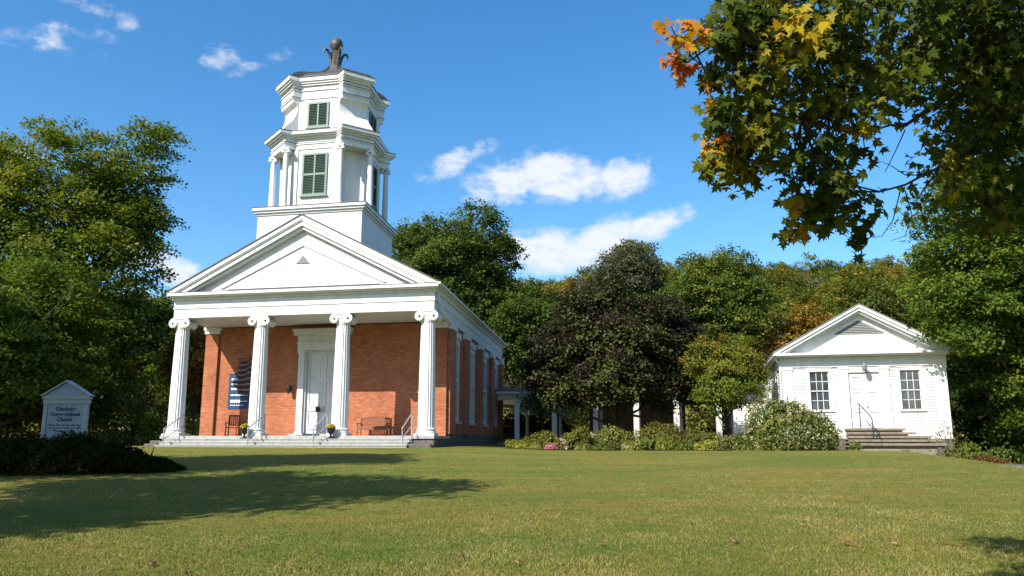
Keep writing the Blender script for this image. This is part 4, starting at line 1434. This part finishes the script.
# the wooded hillside: six kinds of tree, copied
protos = []
kinds = [('leaf_olive', 'olive green', (.15, .8), 'olive'), ('leaf_green', 'dark green', (.2, .9), 'dark green'), ('leaf_mixed', 'yellow green', (.0, .6), 'yellow green'),
         ('leaf_grey', 'grey green', (.2, .8), 'grey green'), ('leaf_gold', 'golden', (.0, .6), 'golden'), ('leaf_olive', 'mid green', (.0, .5), 'mid green')]
hr = np.random.default_rng(77)
spots = []
for yb in np.arange(90, 250, 8.2):
    for xb in np.arange(-20, 170, 7.4):
        x, y = xb + hr.uniform(-2.4, 2.4), yb + hr.uniform(-2.6, 2.6)
        u = x / y
        if u < -.04 or u > .60: continue
        spots.append((x, y))
hr.shuffle(spots)
spots = sorted(spots, key=lambda p: p[1])
wts = [.27, .17, .2, .10, .07, .19]
for i, (x, y) in enumerate(spots[:290]):
    k_ = int(hr.choice(6, p=wts))
    while len(protos) < 6:
        j = len(protos)
        mt, cn, tn, g_ = kinds[j]
        p_ = tree('hillside_tree', cn + ' broadleaf tree in the mass of trees on the hillside', (0, 0, 0), 6.6, 3.5 + .3 * (j % 3), 5.6 + .4 * (j % 2), 230, 62, .80, .33, mt, 200 + j,
                  zmin=.8, k=10, tint=tn, group=g_ + ' trees on the wooded hillside', n_limb=8)
        protos.append([p_, False])
    pr = protos[k_]
    s_ = hr.uniform(.85, 1.25)
    args = ((x, y, G(x, y) - .2), hr.uniform(0, 6.28), (s_, s_, s_ * hr.uniform(.9, 1.18)))
    if not pr[1]:
        o = pr[0]; o.location = args[0]; o.rotation_euler = (0, 0, args[1]); o.scale = args[2]; pr[1] = True
    else:
        copy_tree(pr[0], *args)

# trees beside the photographer, whose shade lies on the lawn, the sign and the hedge
shade = [(-11.9, 7.6, 8.6, 4.1, 2.7), (-17.4, 13.6, 8.4, 4.3, 4.2), (-16.6, 12.2, 13.6, 3.0, 2.0)]
for i, (x, y, hc, rx, rz) in enumerate(shade):
    lb = ['maple on the roadside casting shade across the lawn', 'maple beside the lawn shading the sign and hedge', 'tall slim maple casting the narrow far band of shade'][i]
    tree('roadside_maple', lb, (x, y, G(x, y)), hc, rx, rz, 120, 120, .85, .24, 'leaf_maple', 300 + i, zmin=2.0, k=11, tint=(.1, .6), core=.0, fill=(0, .45, 0)[i], sub=(.28, .46))

# ------------------------------------------------------------------ planting
def at(px, py, Yw):
    u_, v_ = (px - 512) / F_PX, (288 - py) / F_PX
    c_, s_ = math.cos(PITCH), math.sin(PITCH)
    return u_ * Yw / (c_ - v_ * s_)


def plant(px, Yw, wpx, hpx, label, mat, seed, name='shrub', n=1400, leaf=.12, **kw):
    x = at(px, 440, Yw)
    sc = F_PX / Yw
    shrub(name, label, (x, Yw, G(x, Yw) - .02), wpx * 1.18 / sc / 2, min(wpx / sc / 2, .75), hpx * .98 / sc, int(n * 1.15), leaf, mat, seed, cat=kw.pop('cat', 'shrub'), **kw)


bed = MB()
bx0, bx1 = at(505, 440, 35), at(740, 440, 35)
cnt = 30
edge = [(bx0 + (bx1 - bx0) * i / cnt, 33.5 + .35 * math.sin(i * .9) + .12 * math.sin(i * 2.3)) for i in range(cnt + 1)]
back = [(x, 37.2) for x, _ in reversed(edge)]
vs = [(x, y, G(x, y) + .03) for x, y in edge] + [(x, y, G(x, y) + .03) for x, y in reversed(back)]
n_ = cnt + 1
bed.add(vs, [(i, i + 1, n_ + i + 1, n_ + i) for i in range(cnt)])
tag(bed.build('flower_bed', M['soil']), kind='structure')

plant(519, 34.3, 24, 11, 'low yellow green clump at the church end of the flower bed', 'leaf_lime', 401, 'flowering_plant', 900, .10, cat='plant', stems=0)
plant(535, 34.0, 15, 7, 'tiny lime green clump beside the pink flowers', 'leaf_lime', 402, 'flowering_plant', 450, .08, cat='plant', stems=0)
plant(543, 35.8, 38, 24, 'bushy rust tinted shrub above the pink flowers', 'leaf_rust', 403, n=2600)
plant(550, 33.9, 10, 5, 'low mound of bright pink flowers at the lawn edge', 'leaf_green', 404, 'pink_flowers', 250, .07, cat='flowers', blossom='blossom_pink', nb=80, bsize=.10, bl_leaf=.075, stems=0)
plant(561, 34.2, 14, 14, 'pale pink flowering plant between the rust shrub and the tall green clump', 'leaf_rust', 405, 'flowering_plant', 650, .09, cat='plant', blossom='blossom_pale', nb=14, bsize=.09, bl_leaf=.06, stems=0)
plant(577, 34.8, 30, 22, 'olive shrub with bronze tips in the middle of the bed', 'leaf_rust', 406, n=1900, tint=(.0, .6))
plant(582, 33.8, 14, 7, 'small cream flowering lily clump at the bed edge', 'leaf_varieg', 407, 'flowering_plant', 350, .10, cat='plant', blossom='blossom_cream', nb=14, bsize=.07, bl_leaf=.05, stems=0, upright=.9)
plant(602, 35.4, 40, 26, 'tall loose clump of pale topped perennials before the purple maple', 'leaf_varieg', 408, 'perennial_clump', 2300, .15, cat='plant', upright=.8, blossom='blossom_pale', nb=16, bsize=.10, bl_leaf=.07)
plant(605, 34.0, 26, 12, 'low grey green clump in front of the pale topped perennials', 'leaf_varieg', 409, 'flowering_plant', 800, .11, cat='plant', tint=(.0, .5), stems=0)
plant(625, 35.2, 28, 21, 'olive green shrub beside the walkway post and the purple maple trunk', 'leaf_rust', 410, n=1700, tint=(.0, .7))
plant(632, 33.9, 20, 9, 'low mixed yellow and pale flowers along the lawn edge', 'leaf_lime', 411, 'flowering_plant', 600, .09, cat='plant', blossom='blossom_pale', nb=10, bsize=.08, bl_leaf=.06, stems=0)
plant(646, 34.0, 17, 14, 'clump of long pale upright leaves at the bed edge', 'leaf_varieg', 412, 'iris_clump', 170, .42, cat='plant', upright=1.0, stems=0)
plant(661, 34.3, 30, 20, 'rounded yellow leaved shrub near the middle of the bed', 'leaf_lime', 413, n=1900, tint=(.0, .6))
plant(657, 36.4, 44, 29, 'wide bronze green shrub behind the yellow leaved shrub', 'leaf_rust', 414, n=2800)
plant(699, 36.4, 50, 27, 'wide bronze green shrub at the house end of the bed', 'leaf_rust', 415, n=3000, tint=(.0, .8))
plant(683, 34.2, 22, 12, 'low dark green mound between the yellow shrub and cream clumps', 'leaf_green', 416, n=900, tint=(.2, .9))
plant(706, 33.9, 20, 11, 'low cream edged plant beside the brown gap in the bed', 'leaf_lime', 417, 'flowering_plant', 800, .11, cat='plant', stems=0, tint=(.3, 1))
plant(724, 34.0, 28, 14, 'cream flowering plant at the house end of the bed edge', 'leaf_varieg', 418, 'flowering_plant', 1200, .11, cat='plant', stems=0, blossom='blossom_cream', nb=26, bsize=.08, bl_leaf=.05)
plant(738, 37.0, 18, 16, 'small green shrub beside the white wing wall', 'leaf_hydrangea', 419, n=800)

hyx = at(787, 440, 34.2)
shrub('hydrangea_bush', 'large rounded hydrangea bush dotted with cream blossoms before the house', (hyx, 34.2, G(hyx, 34.2)), 2.02, 1.35, 2.16, 9000, .135, 'leaf_hydrangea', 430,
      tint=(.0, .85), blossom='blossom_cream', nb=230, bsize=.115, bl_leaf=.065, lump=16, stems=9, tail=.08)

# behind the walkway
for i, (x, lb) in enumerate([(.6, 'dark shrub behind the walkway, next to the church'), (3.0, 'dark shrub behind the second bay of the walkway'), (5.6, 'dark shrub behind the third bay of the walkway'), (14.2, 'dark shrub behind the end of the walkway by the white wing')]):
    shrub('evergreen_shrub', lb, (x, 57.0, G(x, 57.0)), 2.1, 1.2, 2.0 + .7 * (i > 1), 2600, .2, 'leaf_hedge', 440 + i)

# beside the house steps
x, y = hw(3.1, -1.6)
shrub('bare_shrub', 'thin leggy shrub with bare twigs beside the house steps', (x, y, G(x, y)), .9, .7, 1.5, 420, .10, 'leaf_varieg', 450, stems=11, upright=.6)
x, y = hw(4.2, -2.0)
shrub('groundcover_patch', 'patch of reddish brown groundcover beside the house steps', (x, y, G(x, y)), 1.0, .7, .40, 1300, .10, 'leaf_redbrown', 451, cat='plant', stems=0)
x, y = hw(3.2, -2.4)
shrub('groundcover_patch', 'low green plant tucked against the lowest stone step', (x, y, G(x, y)), .6, .4, .4, 500, .09, 'leaf_hydrangea', 452, cat='plant', stems=0)
x, y = hw(-.55, -2.4)
shrub('groundcover_patch', 'small green tuft between the hydrangea and the stone steps', (x, y, G(x, y)), .35, .3, .42, 300, .09, 'leaf_hydrangea', 453, cat='plant', stems=0)
for i, (px, Yw, s_, lb) in enumerate([(996, 34.0, .2, 'small pale field stone below the overhanging maple'), (1009, 33.2, .28, 'flat pale field stone on the bank under the maple'),
                                      (1019, 32.6, .34, 'largest pale field stone at the foot of the bank'), (985, 34.6, .16, 'smallest grey stone among the bank plants')]):
    x = at(px, 455, Yw)
    bmx = bmesh.new(); bmesh.ops.create_icosphere(bmx, subdivisions=3, radius=1)
    rr = np.random.default_rng(500 + i)
    ks = rr.normal(size=(5, 3)) * 1.6
    for v_ in bmx.verts:
        p_ = np.array(v_.co)
        f_ = 1 + .16 * sum(math.sin(float(k_ @ p_) + j) for j, k_ in enumerate(ks)) / 2
        v_.co = (p_[0] * f_ * s_ * 1.3, p_[1] * f_ * s_, max(-.3, p_[2] * f_ * .6) * s_)
    me = bpy.data.meshes.new('field_stone'); bmx.to_mesh(me); bmx.free(); me.materials.append(M['rock'])
    o = bpy.data.objects.new('field_stone', me); COL.objects.link(o); o.location = (x, Yw, G(x, Yw) + .06 * s_); o.rotation_euler = (0, 0, i * 1.3)
    tag(o, lb, 'stone')
for i, (px, Yw, w_, h_, mt, lb) in enumerate([(968, 36.0, .9, .9, 'leaf_maple', 'leafy plant with pale stems at the start of the shady bank'), (984, 35.0, .9, .6, 'leaf_varieg', 'pale leaved plants scattered on the shady bank'),
                                              (1003, 35.6, 1.2, 1.2, 'leaf_green', 'dark undergrowth shrub behind the field stones'), (1030, 35.4, 1.3, 1.5, 'leaf_green', 'dark shrub on the bank above the largest field stone')]):
    x = at(px, 450, Yw)
    shrub('bank_shrub', lb, (x, Yw, G(x, Yw)), w_, .7, h_, 1300, .13, mt, 460 + i, tint=(0, .6))

# ------------------------------------------------------------------ fallen leaves on the lawn
for i, (px, py, dark, lb) in enumerate([(245, 548, 1, 'curled red brown maple leaf on the lawn below the tree shade'), (186, 513, 0, 'pale dry leaf lying within the large tree shadow'),
                                        (152, 567, 1, 'small brown leaf near the bottom of the lawn'), (184, 574, 1, 'brown leaf flat on the nearest grass'),
                                        (602, 547, 1, 'dark brown leaf in the middle of the sunlit lawn'), (735, 544, 0, 'pale tan leaf on the sunlit lawn before the house'),
                                        (803, 527, 0, 'tan leaf higher up the lawn toward the hydrangea'), (848, 546, 1, 'dark leaf beside a pale one on the lawn'),
                                        (896, 546, 0, 'pale leaf just outside the corner shadow'), (518, 566, 0, 'pale curled leaf near the middle of the front grass'),
                                        (462, 559, 1, 'brown leaf among front grass, toward the tree shadow')]):
    Yw = 10.0
    for _ in range(12):
        t_ = (288 - py) / F_PX; c_, s_ = math.cos(PITCH), math.sin(PITCH)
        slope = (s_ + t_ * c_) / (c_ - t_ * s_)
        Yw += (G(at(px, py, Yw), Yw) / slope - Yw) * .7
    x = at(px, py, Yw)
    rr = np.random.default_rng(600 + i)
    o = leaf_obj('fallen_leaf', np.array([[0, 0, 0]]), np.array([[rr.normal() * .3, -.2, .9]]), rr.uniform(.06, .095), np.array([.5]), M['leaf_dead'] if dark else M['leaf_dead_pale'], shape=STAR)
    o.location = (x, Yw, G(x, Yw) + .045)
    sm = o.modifiers.new('thick', 'SOLIDIFY'); sm.thickness = .002
    tag(o, lb, 'leaf', 'fallen leaves on the lawn')

# ------------------------------------------------------------------ the maple whose boughs hang into the view
def P3(px, py, d):
    u_, v_ = (px - 512) / F_PX, (288 - py) / F_PX
    c_, s_ = math.cos(PITCH), math.sin(PITCH)
    return np.array([u_, c_ - v_ * s_, s_ + v_ * c_]) * d


nm = thing('sugar_maple', 'sugar maple with near boughs of green, yellow and orange leaves hanging against the sky', 'tree', (8.0, 3.2, G(8.0, 3.2)))
OFF = np.array([8.0, 3.2, G(8.0, 3.2)])
r = np.random.default_rng(900)
tops = np.array([7.7, 3.4, 4.2])
boughs = [[(1130, 60, 6.4), (1000, 60, 5.9), (900, 75, 5.4), (820, 50, 5.0), (750, 45, 4.7), (690, 42, 4.5)],
          [(1130, 60, 6.4), (1010, 105, 6.0), (945, 165, 5.6), (880, 190, 5.3), (830, 205, 5.1)],
          [(1120, 100, 6.6), (1040, 150, 6.4), (985, 205, 6.2)],
          [(900, 75, 5.4), (850, 105, 5.1), (800, 120, 4.9), (745, 150, 4.7), (722, 165, 4.6)],
          [(1120, 40, 6.4), (980, 10, 5.7), (870, -10, 5.2), (780, 5, 4.8), (735, 20, 4.6)],
          [(1000, -60, 6.6), (860, -110, 6.2), (740, -120, 5.8), (690, -120, 5.6)],
          [(1000, 60, 5.9), (950, 95, 5.7), (905, 130, 5.5), (875, 130, 5.3)]]
tm = MB()
limbs_pts = []
tm.tube([(0, 0, -.3), (-.05, .05, 1.5), (-.2, .1, 3.4), (-.2, .2, 5.6), (.1, .3, 8.2)], [.42, .34, .28, .2, .06], 12)
for bi, bg_ in enumerate(boughs):
    pts = [P3(*p) - OFF for p in bg_]
    if bi in (0, 1, 2, 4): pts = [np.array([-.18, .15, 3.9 + .3 * bi])] + pts
    dense = []
    for a, c in zip(pts, pts[1:]):
        m_ = max(2, int(np.linalg.norm(c - a) / .22))
        for i in range(m_): dense.append(a + (c - a) * i / m_ + r.normal(size=3) * .018)
    dense.append(pts[-1])
    L_ = len(dense)
    r0 = .085 if bi in (0, 1, 2, 4) else .026
    tm.tube([tuple(p) for p in dense], [max(.005, r0 * (1 - i / L_) ** 1.5 + .004) for i in range(L_)], 7)
    limbs_pts += dense
limbs_pts = np.array(limbs_pts)
# leaf sprays: where along the boughs, how wide, how many, hue range
sprays = [(686, 42, 4.5, .14, 34, .80, .98), (673, 58, 4.45, .07, 16, .9, 1.0), (715, 35, 4.6, .17, 80, .20, .60), (745, 20, 4.7, .2, 120, .1, .5), (785, 45, 4.65, .17, 110, .62, .80), (770, 50, 4.75, .22, 90, .3, .62), (760, 5, 4.8, .2, 110, .2, .6),
          (715, 75, 4.6, .10, 30, .2, .55), (800, 30, 4.6, .13, 70, .66, .80), (805, 8, 4.9, .22, 130, .2, .6), (740, 85, 4.7, .2, 100, .3, .6), (722, 110, 4.6, .14, 55, .1, .5), (752, 110, 4.7, .22, 110, .3, .7),
          (790, 90, 4.8, .25, 150, .3, .65), (720, 160, 4.6, .13, 50, .35, .68), (745, 150, 4.65, .16, 80, .45, .72), (770, 140, 4.7, .17, 80, .25, .5), (706, 132, 4.55, .06, 9, .84, .98), (712, 88, 4.5, .06, 10, .80, .95), (724, 168, 4.6, .06, 8, .8, .95),
          (830, 60, 5.0, .3, 190, .1, .6), (850, 20, 5.1, .3, 190, .1, .5), (825, 115, 5.0, .26, 140, .25, .65), (880, 125, 4.9, .10, 14, .72, .78), (862, 128, 5.0, .1, 12, .66, .76), (868, 70, 5.2, .26, 150, .15, .6),
          (815, 165, 5.0, .22, 95, .05, .45), (845, 165, 5.1, .2, 80, .1, .5), (815, 205, 5.05, .2, 110, .2, .55), (802, 228, 5.0, .10, 30, .6, .9), (845, 205, 5.1, .22, 100, .1, .45), (868, 228, 5.2, .12, 32, .1, .4), (905, 25, 5.4, .34, 210, .05, .5), (955, 15, 5.7, .36, 230, .05, .5), (1005, 20, 6.0, .4, 260, .05, .5), (915, 70, 5.5, .26, 150, .2, .6), (970, 70, 5.8, .36, 220, .1, .6),
          (1020, 70, 6.1, .4, 240, .0, .5), (965, 125, 5.9, .3, 150, .1, .5), (1010, 120, 6.2, .36, 220, .0, .5), (955, 185, 5.9, .24, 120, .2, .75),
          (995, 170, 6.2, .34, 190, .0, .5), (975, 215, 6.2, .22, 90, .2, .6), (1015, 205, 6.4, .3, 140, .0, .45), (1060, 60, 6.4, .6, 300, 0, .5), (1070, 170, 6.6, .5, 220, 0, .5),
          (690, -120, 5.6, .42, 260, .1, .6), (760, -110, 5.7, .45, 260, .1, .6), (900, -50, 5.2, .5, 260, .1, .6), (800, -40, 4.9, .4, 160, .2, .6), (1000, -60, 5.8, .6, 300, .1, .6)]
Cs, Ns, Us, Ss, Vs = [], [], [], [], []
tw = MB()
for px, py, d_, rad, n_, v0, v1 in sprays:
    c = P3(px, py, d_) - OFF
    j = np.argsort(np.linalg.norm(limbs_pts - c, axis=1))[:4]
    n_ = int(n_ * (2.1 if px > 915 and py < 160 else 1.35))
    nt = max(2, n_ // 16)
    for t_ in range(nt):
        a = limbs_pts[r.choice(j)]
        e = c + np.clip(r.normal(size=3), -1.3, 1.3) * rad * np.array([.55, .9, .5])
        mid = (a + e) / 2 + r.normal(size=3) * .05
        tw.tube([tuple(a), tuple(mid), tuple(e)], [.007, .005, .0022], 5)
        k = n_ // nt
        s_ = r.uniform(.35, 1.05, k)[:, None]
        base_ = np.where(s_ < .7, a + (mid - a) * (s_ / .7), mid + (e - mid) * ((s_ - .7) / .35))
        base_ = e + (base_ - e) * .34
        off = np.clip(r.normal(size=(k, 3)), -1.7, 1.7) * rad * .31
        off[:, 2] -= .03
        Cs.append(base_ + off)
        Ns.append(r.normal(size=(k, 3)) * .55 + np.array([-.32, -.78, .42]))
        Us.append(off * 2.0 + r.normal(size=(k, 3)) * .25 + np.array([-.1, 0, -.5]))
        Ss.append(.032 + .060 * r.beta(2.0, 1.6, k))
        tv = r.uniform(v0, v1)
        Vs.append(tv * .55 + .45 * r.uniform(v0, v1, k))
for tw_pts in ([(905, 190, 5.45), (912, 215, 5.45), (905, 236, 5.4), (890, 241, 5.4)], [(900, 192, 5.4), (893, 220, 5.4), (882, 236, 5.35), (868, 238, 5.3)], [(950, 165, 5.6), (925, 196, 5.5), (918, 208, 5.5)],
               [(925, 175, 5.5), (905, 175, 5.45), (890, 165, 5.4), (876, 160, 5.4)], [(960, 95, 5.7), (930, 118, 5.6), (921, 150, 5.6), (905, 165, 5.5)], [(905, 130, 5.5), (896, 150, 5.4), (885, 172, 5.4)]):
    tw.tube([tuple(P3(*p) - OFF) for p in tw_pts], [.0045, .0035, .0025, .0015][:len(tw_pts)], 5)
tm.build('trunk', M['bark_dark'], nm, True)
tw.build('twig', M['bark_dark'], nm, True)
Cs, Ns, Us, Ss, Vs = (np.concatenate(a) for a in (Cs, Ns, Us, Ss, Vs))
FOLD = STAR.copy(); FOLD[:, 2] = .55 * np.abs(FOLD[:, 0]) - .30 * (FOLD[:, 1] + .1) ** 2
CURL = STAR.copy(); CURL[:, 2] = -.9 * FOLD[:, 0] ** 2 - .5 * np.maximum(0, FOLD[:, 1]) ** 2 + .25 * FOLD[:, 0]
kind_ = r.integers(0, 3, len(Cs))
for k_, shp in enumerate((STAR, FOLD, CURL)):
    w_ = kind_ == k_
    leaf_obj('near_leaves', Cs[w_], Ns[w_], Ss[w_], Vs[w_], M['leaf_near'], nm, shape=shp, up=Us[w_])
lob = [((-4.2, -1.2, 7.8), (1.6, 1.4, 1.1)), ((-2.8, -1.2, 7.7), (1.8, 1.6, 1.3)), ((2.0, -.4, 7.0), (3.0, 3.2, 2.4)), ((.6, -1.0, 7.6), (2.0, 2.2, 1.6)), ((2.8, 1.2, 6.2), (2.4, 2.4, 2.4)), ((2.7, -2.6, 6.2), (2.4, 2.4, 2.2))]
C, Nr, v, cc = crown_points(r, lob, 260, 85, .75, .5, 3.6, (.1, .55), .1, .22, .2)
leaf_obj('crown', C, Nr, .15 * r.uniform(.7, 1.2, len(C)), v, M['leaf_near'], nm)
